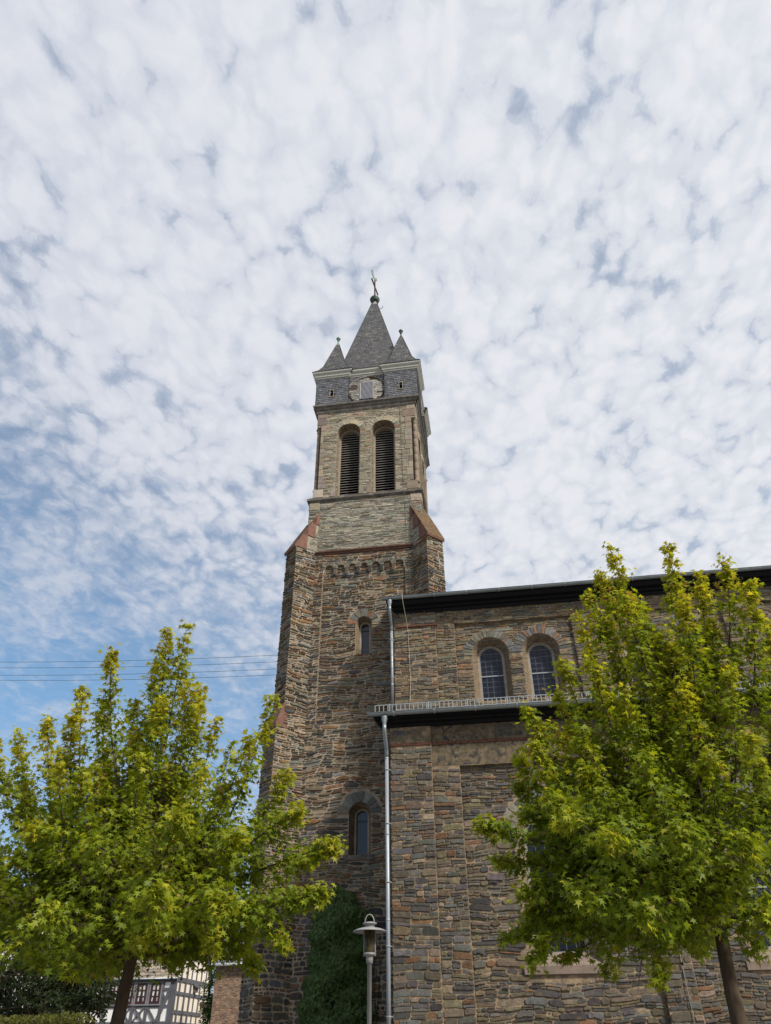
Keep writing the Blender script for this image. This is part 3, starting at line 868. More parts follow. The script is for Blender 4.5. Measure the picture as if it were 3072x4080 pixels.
def tower_top():
    cy = CYT; hs = 2.46; zb, zt = 26.40, 28.32
    tw = 1.58            # corner turret width
    rec = .13
    # slate hung walls: four corner turrets, recessed field between them
    fronts = [(FRONT(cy - hs), TX), (EAST(TX + hs), cy), (WEST(TX - hs), -cy), (frame((0, cy + hs, 0), (-1, 0, 0), (0, 0, 1), (0, 1, 0)), -TX)]
    mb = MB()
    hatch = []
    for i, (f_, cc) in enumerate(fronts):
        a, b = cc - hs, cc + hs
        surf = lambda u, v, w: f_(u, v, w + .004)
        surfr = lambda u, v, w: f_(u, v, w - rec + .004)
        h1 = (a + .70, a + .86, 27.06, 27.48); h2 = (b - .86, b - .70, 27.06, 27.48)
        hatch += [(f_, h1), (f_, h2)]
        for (ua, ub), h in (((a, a + tw), h1), ((b - tw, b), h2)):
            panel(mb, f_, rect(ua, ub, zb, zt), (rect(*h),), 1)
            loft(mb, f_, rect(*h), 0, rect(*h), -.12, 1)
            slates(mb, surf, lambda v: (ua, ub), zb, zt, .118, .165, PAL_SLATE, 5 + i, 0, .55, .018, lambda u, v: h[0] - .05 < u < h[1] + .05 and h[2] - .03 < v < h[3] + .05)
        mb.quad(f_(a + tw, zb, 0), f_(a + tw, zt, 0), f_(a + tw, zt, -rec), f_(a + tw, zb, -rec), 1)
        mb.quad(f_(b - tw, zb, 0), f_(b - tw, zt, 0), f_(b - tw, zt, -rec), f_(b - tw, zb, -rec), 1)
        panel(mb, f_, rect(a + tw, b - tw, zb, zt), (), 1, -rec)
        rcl = .875
        slates(mb, surfr, lambda v: (a + tw, b - tw), zb, zt, .118, .165, PAL_SLATE, 15 + i, 0, .55, .018,
               (lambda u, v: ((u - cc) / rcl) ** 2 + ((v - 27.36) / .875) ** 2 < 1))
    mb.build('slate_cladding', [M['slate'], M['underlay']], church)
    for f_, h in hatch:
        k = MB()
        e = .028
        ring(k, f_, rect(h[0] - e, h[1] + e, h[2] - e, h[3] + e), rect(h[0] + .004, h[1] - .004, h[2] + .004, h[3] - .004), .026)
        k.obox(f_, h[0] - .05, h[1] + .05, h[2] - .05, h[2] - .026, -.02, .05)
        hw = k.build('hatch', M['dressed'], church)
        k = MB(); panel(k, f_, rect(*h), (), 0, -.10); k.build('hatch_opening', M['void'], hw)
        k = MB(); k.obox(f_, h[0] + .01, h[1] - .01, h[3] - .10, h[3], -.09, -.07); k.build('hatch_flap', M['trim_dark'], hw)
    # round clock openings with the dials taken out: pale old slates, bare boards, a sheet nailed over the middle
    for i, (f_, cc) in enumerate(fronts):
        w0 = -rec + .022; cz = 27.36; ra, rb = .865, .87
        circ = [(cc + ra * math.cos(2 * PI * k / 40), cz + rb * math.sin(2 * PI * k / 40)) for k in range(40)]
        k = MB(); panel(k, f_, circ, (), 1, -rec + .010)
        c2 = [(cc + (u - cc) * 1.045, cz + (v - cz) * 1.045) for u, v in circ]
        n = len(circ)
        for q in list(range(1, 41)):
            k.add([f_(*c2[q - 1], w0 + .035), f_(*c2[q % 40], w0 + .035), f_(*c2[q % 40], -rec), f_(*c2[q - 1], -rec), f_(*circ[q - 1], w0 + .035), f_(*circ[q % 40], w0 + .035), f_(*circ[q % 40], -rec), f_(*circ[q - 1], -rec)],
                  ((0, 1, 2, 3)[::-1], (0, 4, 5, 1), (4, 7, 6, 5)), 2 if 10 < q < 19 else 1)
        surf = lambda u, v, w: f_(u, v, w - rec + .014)
        pal = ((3, (.25, .235, .205)), (2, (.19, .18, .16)), (1, (.31, .29, .25)), (.8, (.12, .112, .10)))
        ins = lambda u, v: ((u - cc) / (ra - .03)) ** 2 + ((v - cz) / (rb - .03)) ** 2 > 1 or (u < cc - .50 and .10 < v - cz < .42) or v < cz - .66 or (u > cc + .05 and v > cz + .60) or (u > cc + .58 and -.30 < v - cz < -.12) or (u > cc + .42 and v < cz - .50)
        slates(k, surf, lambda v: (cc - ra, cc + ra), cz - rb, cz + rb, .118, .155, pal, 77 + i, 0, .55, .014, ins)
        clock = k.build('clock_opening', [M['slate'], M['board'], M['lead']], church)
        clock['label'] = 'round opening of pale slates where the clock dial is missing'
        k = MB()
        rng = random.Random(4)
        nx, nz = 10, 14; a, b, c, d = cc - .29, cc + .31, cz - .62, cz + .50
        g = [[f_(a + (b - a) * p / nx + .012 * math.sin(q * 1.3 + p), c + (d - c) * q / nz + .012 * math.sin(p * 1.1), w0 + .03 + .010 * math.sin(p * 1.6 + q * .9) + rng.uniform(0, .006)) for p in range(nx + 1)] for q in range(nz + 1)]
        flat = [t for row in g for t in row]
        k.add(flat, [(q * (nx + 1) + p, q * (nx + 1) + p + 1, (q + 1) * (nx + 1) + p + 1, (q + 1) * (nx + 1) + p) for q in range(nz) for p in range(nx)], 0, (1, 1, 1), True)
        k.obox(f_, a - .035, a + .006, c + .02, d - .04, w0 - .004, w0 + .045, 1)
        k.obox(f_, b - .004, b + .022, c + .04, d - .01, w0 - .004, w0 + .045, 1)
        k.build('sheeting', [M['tarp'], M['cream']], clock)
    # painted eaves cornice, stepping round the turrets
    k = MB()
    P = [(.0, zt - .02), (.05, zt), (.06, zt + .07), (.10, zt + .09), (.11, zt + .18), (.17, zt + .24), (.20, zt + .29), (.20, zt + .35), (.0, zt + .35)]
    for f_, cc in fronts:
        a, b = cc - hs, cc + hs
        e = lambda q: max(q[0], 0)
        k.prism(P, lambda q: f_(a - e(q), q[1], q[0]), lambda q: f_(a + tw + e(q), q[1], q[0]))
        k.prism(P, lambda q: f_(b - tw - e(q), q[1], q[0]), lambda q: f_(b + e(q), q[1], q[0]))
        k.prism(P, lambda q: f_(a + tw + e(q) * .98, q[1] - .004, q[0] - rec), lambda q: f_(b - tw - e(q) * .98, q[1] - .004, q[0] - rec))
        k.prism(P, lambda q: f_(a + tw + e(q), q[1] + .002, 0), lambda q: f_(a + tw + e(q), q[1] + .002, -rec - .25))
        k.prism(P, lambda q: f_(b - tw - e(q), q[1] + .002, 0), lambda q: f_(b - tw - e(q), q[1] + .002, -rec - .25))
    k.build('eaves_cornice', M['cream'], church)
    # corner pinnacles
    z0 = zt + .36
    for sx, sy in ((-1, -1), (1, -1), (1, 1), (-1, 1)):
        cx_, cy_ = TX + sx * (hs - tw / 2), cy + sy * (hs - tw / 2)
        pr = [(z0, tw / 2 + .21), (z0 + .34, .76), (z0 + .80, .565), (z0 + 1.40, .43), (z0 + 2.92, .075)]
        p = pyramid('pinnacle_roof', cx_, cy_, pr, .118, .15, PAL_SLATE_ROOF, 30 + sx + 3 * sy, church)
        k = MB(); zt_ = z0 + 2.90
        k.lathe([(.11, zt_ - .02), (.085, zt_ + .10), (.045, zt_ + .24), (.035, zt_ + .40), (.06, zt_ + .41), (.06, zt_ + .44), (.03, zt_ + .45)] +
                [(.03 + .085 * math.sin(PI * t / 10), zt_ + .45 + .26 * t / 10) for t in range(1, 11)] + [(.001, zt_ + .715)], cx_, cy_, 14)
        k.build('finial', M['verdigris'] if sx < 0 else M['copper'], p)
    # main spire
    zb_ = zt + .36
    pr = [(zb_, hs - .02), (zb_ + .40, 2.14), (zb_ + .85, 1.82), (zb_ + 1.4, 1.56), (zb_ + 2.2, 1.345), (36.72, .16)]
    sp = pyramid('spire_roof', TX, cy, pr, .125, .165, PAL_SLATE_ROOF, 50, church)
    k = MB()
    k.lathe([(.19, 36.55), (.16, 36.75), (.10, 36.92), (.12, 36.98), (.085, 37.02)], TX, cy, 12)
    rng = random.Random(2)
    for i in range(9):
        t = rng.uniform(0, 2 * PI)
        k.add([(TX + q * math.cos(t + e), cy + q * math.sin(t + e), z) for q, e, z in ((.20, -.2, 36.62), (.19, .25, 36.66), (.15, .2, 36.93), (.15, -.15, 36.88))], ((0, 1, 2, 3),))
    k.build('spire_flashing', M['lead'], sp)
    k = MB(); zc = 37.26
    k.lathe([(.08, zc - .30)] + [(.275 * math.sin(PI * t / 16), zc - .27 * math.cos(PI * t / 16)) for t in range(1, 9)] + [(.288, zc + .01), (.288, zc + .04), (.27, zc + .045)] + [(.275 * math.sin(PI * t / 16), zc - .27 * math.cos(PI * t / 16) + .02) for t in range(9, 16)] + [(.03, zc + .33)], TX, cy, 20)
    k.build('spire_ball', M['copper'], sp)
    k = MB(); zb2 = zc + .26
    d = Vector((.14, .990, 0))             # the cross is seen almost edge-on
    A = Vector((TX, cy, 0))
    def bar(p, q, t, dd):
        u = (Vector(q) - Vector(p)).normalized(); s_ = u.cross(dd).normalized()
        pts = [Vector(p) + dd * i * t + s_ * j * t for i, j in ((-1, -1), (1, -1), (1, 1), (-1, 1))]
        pts += [Vector(q) + dd * i * t + s_ * j * t for i, j in ((-1, -1), (1, -1), (1, 1), (-1, 1))]
        k.add(pts, ((0, 3, 2, 1), (4, 5, 6, 7), (0, 1, 5, 4), (1, 2, 6, 5), (2, 3, 7, 6), (3, 0, 4, 7)))
    bar(A + Vector((0, 0, zb2)), A + Vector((0, 0, zb2 + 1.62)), .034, d)
    bar(A - d * .62 + Vector((0, 0, zb2 + 1.0)), A + d * .62 + Vector((0, 0, zb2 + 1.0)), .036, Vector((0, 0, 1)))
    bar(A - d * .10 + Vector((.05, 0, zb2)), A - d * .02 + Vector((0, 0, zb2 + .9)), .03, d)
    k.build('cross', M['gilt'], sp)
    k = MB(); z0 = zb2 + 1.55           # weathercock: body, neck, comb and arched tail cut from sheet copper
    c = [(-.34, .10), (-.22, -.02), (-.05, -.08), (.10, -.04), (.20, .10), (.24, .30), (.33, .32), (.26, .40), (.22, .52), (.15, .44), (.12, .30), (.04, .20), (-.10, .20), (-.20, .34), (-.22, .62), (-.27, .78), (-.30, .60), (-.36, .70), (-.40, .48), (-.50, .46), (-.46, .26)]
    d2 = Vector((.30, .954, 0)).normalized(); nn = Vector((-d2.y, d2.x, 0)) * .012
    pf = [A + d2 * u * .95 + Vector((0, 0, z0 + .12 + v * .85)) for u, v in c]
    k.add([p - nn for p in pf] + [p + nn for p in pf], [tuple(range(len(c))), tuple(range(len(c), 2 * len(c)))[::-1]] + [(i, len(c) + i, len(c) + (i + 1) % len(c), (i + 1) % len(c)) for i in range(len(c))])
    k.tube([A + Vector((0, 0, z0 - .1)), A + Vector((0, 0, z0 + .15))], .02, 6)
    k.build('weathercock', M['verdigris'], sp)
    k = MB()            # roof hook and lightning wire on the spire
    hk = Vector((TX + .17, cy - .1, 36.25))
    k.tube([hk, hk + Vector((.22, -.02, .0)), hk + Vector((.30, -.02, .06)), hk + Vector((.32, -.02, .22))], .018, 6)
    k.build('roof_hook', M['wire'], sp)


tower_top()


def buttress(sx, low):
    """diagonal corner buttress with a stepped sandstone cap"""
    s = math.sqrt(.5)
    J = np.array((TX + sx * (2.53 - .55), TYF, 0.0))
    out = np.array((sx * s, -s, 0)); across = np.array((sx * s, s, 0))      # outwards / towards the far face
    b = .80
    Lu = .90; Ll = 1.16; zs = 10.62
    P = lambda l, w, z: tuple(J + out * l + across * w + np.array((0, 0, z)))
    near = (lambda u, v, w=0.0: P(u if sx < 0 else u, -w, v))
    def near_fr(u, v, w=0.0): return P(u, -w, v)
    def end_fr(L):
        return lambda u, v, w=0.0: P(L + w, u, v)
    mb = MB()
    def box(L, z0, z1):
        q = [P(l, w, z) for z in (z0, z1) for l, w in ((-.7, 0), (L, 0), (L, b), (-.7, b))]
        mb.add(q, ((0, 1, 5, 4), (1, 2, 6, 5), (2, 3, 7, 6), (4, 5, 6, 7)), 0)
    box(Lu, zs, 18.0); box(Ll, 0, zs)
    # upper wedge below the cap
    q = [P(-.9, 0, 18.0), P(.92, 0, 18.0), P(-.16, 0, 20.2), P(-.9, 0, 20.2)]
    q2 = [P(-.9, b, 18.0), P(.92, b, 18.0), P(-.16, b, 20.2), P(-.9, b, 20.2)]
    mb.add(q + q2, ((0, 1, 2, 3), (7, 6, 5, 4), (1, 5, 6, 2)), 2)
    flip = sx > 0
    # masonry on the near side face (u along the outward direction), the end face and the far face
    nf = (lambda u, v, w=0.0: P(u, -w, v))
    ff = (lambda u, v, w=0.0: P(u, b + w, v))
    lowP = RUBBLE_LOW if low else RUBBLE
    for z0, z1, L, Pm in ((0, 5.2, Ll, lowP), (5.2, zs, Ll, RUBBLE), (zs, 18.0, Lu, RUBBLE)):
        # wrap the corner: the same courses turn round it
        masonry(mb, nf, 0.0, L + .015, z0, z1, Pm, None, 90 + sx + int(z0))
        masonry(mb, end_fr(L), -.015, b + .015, z0, z1, Pm, None, 95 + sx + int(z0))
        masonry(mb, ff, 0.3, L + .015, z0, z1, Pm, None, 99 + sx + int(z0))
    tri = lambda va, vb: [(max(-.16 + (20.28 - vb) * .50 - .42, -.16), 2.0)] 
    masonry(mb, nf, -.3, .95, 18.0, 19.9, SHAFT, tri, 105 + sx)
    masonry(mb, ff, -.3, .95, 18.0, 19.9, SHAFT, tri, 107 + sx)
    bt = mb.build('buttress', [M['mortar'], M['stone'], M['mortar_grey']], church)
    for (la, za), (lb, zb), inner in (((-.17, 20.30), (.23, 19.50), -.17), ((.08, 19.86), (.61, 18.80), .10), ((.44, 19.16), (.98, 18.08), .46)):
        k = MB(); e = .035
        t = .05
        prof = [(la, za), (lb + .03, zb), (lb + .0, zb - .10), (lb - .05, zb - .10), (lb - .06, zb - .04), (la + .02, zb - .04)]
        a = [P(l, -e, z) for l, z in prof]; c = [P(l, b + e, z) for l, z in prof]
        n = len(prof)
        k.add(a + c, [(1, 0, n, n + 1), (0, n - 1, 2 * n - 1, n)], 1)          # top slope carries lichen
        k.add(a + c, [tuple(range(n)), tuple(range(n, 2 * n))[::-1]] + [(i, i + 1, n + i + 1, n + i) for i in range(1, n - 1)], 0)
        k.build('cap_stone', [M['sandstone'], M['lichen']], bt)
    k = MB(); e = .02
    prof = [(Lu, 11.55), (Ll + .03, 10.72), (Ll + .03, 10.60), (.74, 10.60), (.80, 11.30)]
    a = [P(l, -e, z) for l, z in prof]; c = [P(l, b + e, z) for l, z in prof]; n = len(prof)
    k.add(a + c, [tuple(range(n)), tuple(range(n, 2 * n))[::-1]] + [(i, (i + 1) % n, n + (i + 1) % n, n + i) for i in range(n)], 0)
    k.build('set_off_stone', M['sandstone'], bt)
    # upper cap piece that dies into the quoin of the shaft
    k = MB()
    q = [P(-.55, -.03, 19.5), P(-.14, -.03, 19.5), P(-.14, -.03, 20.28), P(-.55, -.03, 20.28)]
    q2 = [P(-.55, b + .03, 19.5), P(-.14, b + .03, 19.5), P(-.14, b + .03, 20.28), P(-.55, b + .03, 20.28)]
    k.add(q + q2, ((0, 1, 2, 3), (4, 7, 6, 5), (1, 5, 6, 2), (3, 2, 6, 7)), 0)
    k.build('cap_block', M['sandstone'], bt)


buttress(-1, True)
buttress(1, False)

# ------------------------------------------------------------------ nave and aisle
NX0, NX1 = -2.83, 24.0
YA, YC = 20.0, 23.0
BAY = 4.9


def nave():
    # ---- aisle wall
    mb = MB()
    rec = .15; zt = 9.04
    yr = YA + rec; fr_r = FRONT(yr); fr = FRONT(YA + .03); fr_p = FRONT(YA - .03)
    nb = 5
    pans = [(-.96 + BAY * i, 3.24 + BAY * i) for i in range(nb)]
    win = [1.14 + BAY * i for i in range(nb)]
    r, ri = .83, .62; vs, vp = 3.24, 6.02; ro = 1.24
    sills = []
    holes = [arch_pts(c, vs, vp, r) for c in win]
    panel(mb, fr_r, rect(NX0 + .1, NX1, 0, 7.86), holes, 0)
    panel(mb, fr, rect(NX0, NX1, 0, zt), [rect(a, b, .0 + .35, 7.86) for a, b in pans], 0)
    for a, b in pans:
        loft(mb, fr, rect(a, b, .35, 7.86), 0, rect(a, b, .35, 7.86), -rec + .03, 0)
    for c, h in zip(win, holes):
        loft(mb, fr_r, h, 0, arch_pts(c, vs + .22, vp, ri), -.26, 2)
    wcut = cuts(*[arch_cut(c, vs - .20, vp, r, ro * .92) for c in win])
    for i, (a, b) in enumerate(pans):
        masonry(mb, fr_r, a, b, 1.2, 7.84, NAVE, wcut, 210 + i)
        voussoirs(mb, fr_r, win[i], vp, r, ro, 15, PAL_VOUSS, 1, 220 + i, (.006, .028), .018)
        if i == 0:
            masonry(mb, fr, -1.70, a, 0.0, 7.80, NAVE_BIG, None, 230)
        nxt = pans[i + 1][0] if i + 1 < nb else NX1
        masonry(mb, fr, b, nxt, 0.0, 7.80, NAVE_BIG, None, 231 + i)
    # corner pilaster a little proud of the wall
    mb.obox(fr_p, NX0, -1.70, 0, zt, -.06, 0, 0)
    masonry(mb, fr_p, NX0, -1.70, 0.0, 8.40, NAVE_BIG, None, 240)
    flat = dict(NAVE_BIG, r=(-.006, .010), g=.03, jit=.35)
    masonry(mb, fr_p, NX0, -1.70, 8.56, 9.0, flat, None, 241)
    panel(mb, fr, rect(-1.70, NX1, 7.88, zt - .01), (), 3, .004)
    masonry(mb, fr, -1.70, NX1, 8.56, 9.0, dict(flat, h=(.14, .22)), lambda va, vb: [(-1.2 + 1.1 * k + .3 * math.sin(k * 7 + va), -.75 + 1.1 * k + .35 * math.sin(k * 5)) for k in range(24)], 242)
    masonry(mb, fr, -1.70, NX1, 7.88, 8.40, dict(flat, h=(.10, .16)), lambda va, vb: [(-1.5 + .9 * k + .3 * math.sin(k * 7 + va * 9), -.83 + .9 * k + .2 * math.sin(k * 5)) for k in range(28)], 243)
    # west end of the aisle, and roof space
    fw = WEST(NX0)
    panel(mb, fw, [(-YC, 0), (-YA + .03, 0), (-YA + .03, 9.1), (-YC, 10.6)], (), 0)
    masonry(mb, fw, -YC, -YA, 0, 9.0, NAVE, None, 250)
    mb.build('aisle_wall', [M['mortar_pale'], M['stone'], M['reveal'], M['plaster']], church)
    for i, c in enumerate(win):
        w = arched_window(church, fr_r, c, vs + .22, vp, r, ri, .26, .055, 'glass', (5, .31, .05), (4.75,), 'dressed', .05, .016)
        k = MB()
        prof = [(-.27, 3.50), (0, 3.26), (.06, 3.22), (.06, 3.06), (0, 3.04), (-.27, 3.10)]
        k.prism(prof, lambda q: fr_r(c - (.62 if q[0] < -.2 else .93), q[1], q[0]), lambda q: fr_r(c + (.62 if q[0] < -.2 else .93), q[1], q[0]))
        k.build('sill', M['dressed_red'], w)
    # terracotta string: a course of small bricks under the eaves
    k = MB(); rng = random.Random(5); u = NX0 + .01
    while u < NX1:
        w = rng.uniform(.10, .27)
        y = fr_p if u < -1.70 else fr
        if u < -1.70 < u + w: w = -1.70 - u
        k.obox(y, u, u + w - .008, 8.455 + rng.uniform(-.006, .006), 8.525 + rng.uniform(-.006, .006), -.02, .022 + rng.uniform(0, .012), 0)
        u += w
    k.build('brick_course', M['brick'], church)

    # ---- clerestory
    mb = MB(); rec = .11; zb, zt = 10.4, 14.24
    fr_r = FRONT(YC + rec); fr = FRONT(YC + .0); fr_p = FRONT(YC - .05)
    pans = [(-.97 + BAY * i, 3.01 + BAY * i) for i in range(nb)]
    win2 = [c + BAY * i for i in range(nb) for c in (.18, 1.86)]
    r, ri = .62, .45; vs, vp = 10.86, 12.50; ro = .95
    holes = [arch_pts(c, vs, vp, r) for c in win2]
    panel(mb, fr_r, rect(NX0 - .1, NX1, zb, 13.70), holes, 0)
    panel(mb, fr, rect(-3.08, NX1, zb, zt), [rect(a, b, zb + .2, 13.68) for a, b in pans], 0)
    for a, b in pans:
        loft(mb, fr, rect(a, b, zb + .2, 13.68), 0, rect(a, b, zb + .2, 13.68), -rec, 0)
    wcut = cuts(*[arch_cut(c, vs, vp, r, ro * .91) for c in win2])
    for i, (a, b) in enumerate(pans):
        masonry(mb, fr_r, a, b, zb + .2, 13.66, CLER, wcut, 310 + i)
        nxt = pans[i + 1][0] if i + 1 < nb else NX1
        masonry(mb, fr, b, nxt, zb, 13.66, CLER, None, 331 + i)
    masonry(mb, fr, -1.62, pans[0][0], zb, 13.66, CLER, None, 330)
    masonry(mb, fr, -1.62, NX1, 13.70, zt - .02, dict(CLER, h=(.07, .12)), None, 339)
    for j, (c, h) in enumerate(zip(win2, holes)):
        loft(mb, fr_r, h, 0, arch_pts(c, vs + .06, vp, ri), -.36, 2)
        voussoirs(mb, fr_r, c, vp, r, ro, 19, PAL_VOUSS, 1, 340 + j, (.006, .026), .018)
    mb.obox(fr_p, -3.08, -1.62, zb, zt - .004, -.05, 0, 0)
    masonry(mb, fr_p, -3.08, -1.62, zb, 13.62, CLER, None, 350)
    masonry(mb, fr_p, -3.08, -1.62, 13.74, zt - .02, dict(NAVE_BIG, pal=PAL_CLER), None, 351)
    fw = WEST(-3.08)
    panel(mb, fw, rect(-YC - 7.3, -YC, zb, zt), (), 0)
    mb.build('clerestory_wall', [M['mortar_pale'], M['stone'], M['reveal']], church)
    for c in win2:
        arched_window(church, fr_r, c, vs + .06, vp, r, ri, .36, .06, 'glass', (4, .185, .036), (11.86,), 'dressed', .05, .013)
    k = MB(); rng = random.Random(6); u = -3.0
    while u < -1.58:
        w = rng.uniform(.12, .3); k.obox(fr_p, u, min(u + w - .008, -1.56), 13.645, 13.705, -.02, .05 + rng.uniform(0, .02)); u += w
    k.build('brick_course', M['brick'], church)
    k = MB()      # lead flashing where the aisle roof meets the clerestory
    k.obox(fr_p, -3.0, NX1, 10.55, 10.67, .0, .012)
    k.build('roof_flashing', M['lead'], church)

    # ---- eaves, gutters, roofs
    for nm, y, z, x0, dz, dy, mz in (('aisle', YA, 9.20, -3.28, .20, .40, 9.0), ('clerestory', YC, 14.56, -3.32, .38, .46, 14.18)):
        k = MB()
        prof = [(.02, mz), (-.06, mz), (-.10, mz + .10), (-.20, mz + .12), (-.22, mz + .20), (-dy + .08, mz + .21), (-dy, z - .06), (-dy, z + .02), (.02, z + .02)]
        if nm == 'aisle':
            prof = [(.02, mz - .02), (-.05, mz - .02), (-.10, mz + .06), (-.22, mz + .07), (-.24, mz + .12), (-dy, mz + .14), (-dy, z + .02), (.02, z + .02)]
        steps = [(.33, 0), (.18, .07), (.0, .16)]
        k.prism(prof, lambda q: (x0 + max(0, (z - q[1]) * .9), y + q[0], q[1]), lambda q: (NX1 + .3, y + q[0], q[1]))
        k.build('eaves_board', M['black'], church)
        # half-round gutter with straps
        k = MB(); rg = .085; yg = y - dy - rg + .01; zg = z + .06; seg = 10
        xs = [x0 - .12, NX1 + .3]
        A = [(yg + rg * math.cos(PI + PI * i / seg), zg + rg * math.sin(PI + PI * i / seg)) for i in range(seg + 1)]
        B = [(yg + (rg - .008) * math.cos(PI + PI * i / seg), zg + (rg - .008) * math.sin(PI + PI * i / seg)) for i in range(seg + 1)]
        for prof_, sgn in ((A, 1), (B, -1)):
            k.add([(x, p[0], p[1]) for x in xs for p in prof_], [(i, i + 1, seg + 2 + i, seg + 1 + i) for i in range(seg)], 0, (1, 1, 1), True)
        k.add([(xs[0], p[0], p[1]) for p in A], (tuple(range(seg + 1)),), 0)
        k.tube([(xs[0], yg - rg, zg), (xs[1], yg - rg, zg)], .012, 6)
        gut = k.build('gutter', M['zinc'], church)
        x = x0 + .62; rr = rg + .006
        q = [(yg + rr * math.cos(PI + PI * i / seg), zg + rr * math.sin(PI + PI * i / seg)) for i in range(seg + 1)] + [(yg + (rr + .012) * math.cos(PI + PI * i / seg), zg + (rr + .012) * math.sin(PI + PI * i / seg)) for i in range(seg + 1)][::-1]
        while x < 14:
            k = MB(); k.prism(q, lambda p: (x - .02, p[0], p[1]), lambda p: (x + .02, p[0], p[1])); x += 1.13
            k.build('gutter_bracket', M['zinc_new'], gut)
    # aisle roof and nave roof, slated
    k = MB()
    a = math.atan2(10.62 - 9.27, YC - YA + .40)
    L = math.hypot(10.62 - 9.27, YC - YA + .40)
    fs = frame((0, YA - .42, 9.27), (1, 0, 0), (0, math.cos(a), math.sin(a)), (0, -math.sin(a), math.cos(a)))
    panel(k, fs, rect(-3.3, NX1 + .3, 0, L), (), 1)
    slates(k, fs, lambda v: (-3.3, NX1 + .3), 0, L, .16, .25, PAL_SLATE_ROOF, 400, 0, .4, .014)
    k.build('aisle_roof', [M['slate'], M['underlay']], church)
    k = MB()
    yr = 26.65; z0 = 14.66; z1 = 16.55; y0 = YC - .50
    a = math.atan2(z1 - z0, yr - y0); L = math.hypot(z1 - z0, yr - y0)
    fs = frame((0, y0, z0), (1, 0, 0), (0, math.cos(a), math.sin(a)), (0, -math.sin(a), math.cos(a)))
    panel(k, fs, rect(-3.35, NX1 + .3, 0, L), (), 1)
    slates(k, fs, lambda v: (-3.35, NX1 + .3), 0, L, .22, .34, PAL_SLATE_ROOF, 401, 0, .4, .014)
    k.quad((-3.35, yr, z1), (NX1 + .3, yr, z1), (NX1 + .3, 2 * yr - y0, z0), (-3.35, 2 * yr - y0, z0), 1)
    k.build('nave_roof', [M['slate'], M['underlay']], church)
    k = MB()      # the far side and east end of the building
    k.quad((-3.0, 30.3, 0), (NX1, 30.3, 0), (NX1, 30.3, 14.3), (-3.0, 30.3, 14.3))
    k.add([(NX1, 20.03, 0), (NX1, 30.3, 0), (NX1, 30.3, 14.6), (NX1, 26.65, 16.5), (NX1, 23, 14.6), (NX1, 23, 10.6), (NX1, 20.03, 9.1)], (tuple(range(7)),))
    k.build('end_wall', M['mortar'], church)
    # ---- snow guard on the aisle roof
    k = MB(); yg = YA - .30; zb = 9.36; zt_ = 9.56
    f = FRONT(yg)
    k.obox(f, -3.22, NX1, zt_ - .012, zt_ + .008, -.008, .008)
    k.obox(f, -3.22, NX1, zb, zb + .014, -.008, .008)
    x = -3.22; i = 0
    while x < NX1:
        k.obox(f, x - .011, x + .011, zb, zt_, -.004, .004)
        if i % 9 == 3: k.obox(f, x + .035, x + .065, zb - .09, zt_ + .02, -.02, .012)
        x += .122; i += 1
    k.build('snow_guard', M['galv'], church)
    # ---- downpipes
    def pipe(x, ytop, zg, yw, ztop, zbot, rad, mat1):
        k = MB()
        k.lathe([(.085, zg - .02), (.085, zg - .10), (.05, zg - .22), (rad, zg - .27)], x, ytop, 14, 0)
        path = [(x, ytop, zg - .25), (x, ytop, zg - .36), (x, ytop + .05, zg - .46), (x, yw - .06, zg - .80), (x, yw, zg - .90), (x, yw, zg - 1.05)]
        k.tube(path, rad + .004, 14, 0)
        d = k.build('downpipe', [M['zinc'], M['zinc_new']], church)
        s2 = MB(); s2.tube([(x, yw, zg - 1.03), (x, yw, zbot)], rad, 16)
        z = zg - 1.03
        while z > zbot:
            s2.lathe([(rad + .001, z), (rad + .006, z - .01), (rad + .006, z - .04), (rad + .001, z - .05)], x, yw, 16); z -= 1.95
        s2.build('pipe_shaft', M[mat1], d)
        z = zg - 1.35
        while z > zbot:
            s3 = MB()
            s3.lathe([(rad + .002, z), (rad + .012, z), (rad + .012, z - .03), (rad + .002, z - .03)], x, yw, 16)
            s3.box(x + rad, yw - .006, z - .028, x + rad + .045, yw + .09, z - .006)
            z -= 1.38
            s3.build('pipe_clamp', M['galv'], d)
        return d
    pipe(-2.93, YA - .475, 9.18, YA - .085, 9, .2, .050, 'zinc_new')
    pipe(-3.16, YC - .535, 14.54, YC - .12, 14, 10.75, .047, 'zinc_new')
    # ---- lightning conductor on the clerestory and on the aisle
    k = MB()
    k.tube([(-2.70, YC - .62, 14.72), (-2.69, YC - .62, 14.45), (-2.62, YC - .30, 13.9), (-2.585, YC - .10, 13.50), (-2.56, YC - .10, 12.6), (-2.545, YC - .09, 11.6), (-2.58, YC - .10, 10.95), (-2.60, YC - .09, 10.7)], .0075, 6)
    k.box(-2.60, YC - .12, 13.46, -2.57, YC - .05, 13.50)
    k.build('lightning_conductor', M['rod'], church)
    k = MB()
    k.tube([(3.70, YA - .01, 9.0), (3.705, YA - .02, 6.0), (3.70, YA - .02, 3.5), (3.715, YA - .02, 1.0)], .008, 6)
    k.build('lightning_conductor', M['rod'], church)
    k = MB()
    k.tube([(TX + 1.74, TYF - .06, 17.9), (TX + 1.74, TYF + .02, 18.3), (TX + 1.70, TYF + .02, 20.5), (TX + 1.70, TYF - .08, 20.9), (TX + 1.66, TYF + .07, 21.2), (TX + 1.60, TYF + .07, 25.8), (TX + 1.55, TYF - .2, 26.3), (TX + .98, CYT - 2.5, 27.0), (TX + .98, CYT - 2.5, 28.2)], .007, 5)
    k.tube([(TX + 1.80, TYF - .06, 17.85), (TX + 1.80, TYF - .03, 14.6)], .007, 5)
    k.build('lightning_conductor', M['wire'], church)


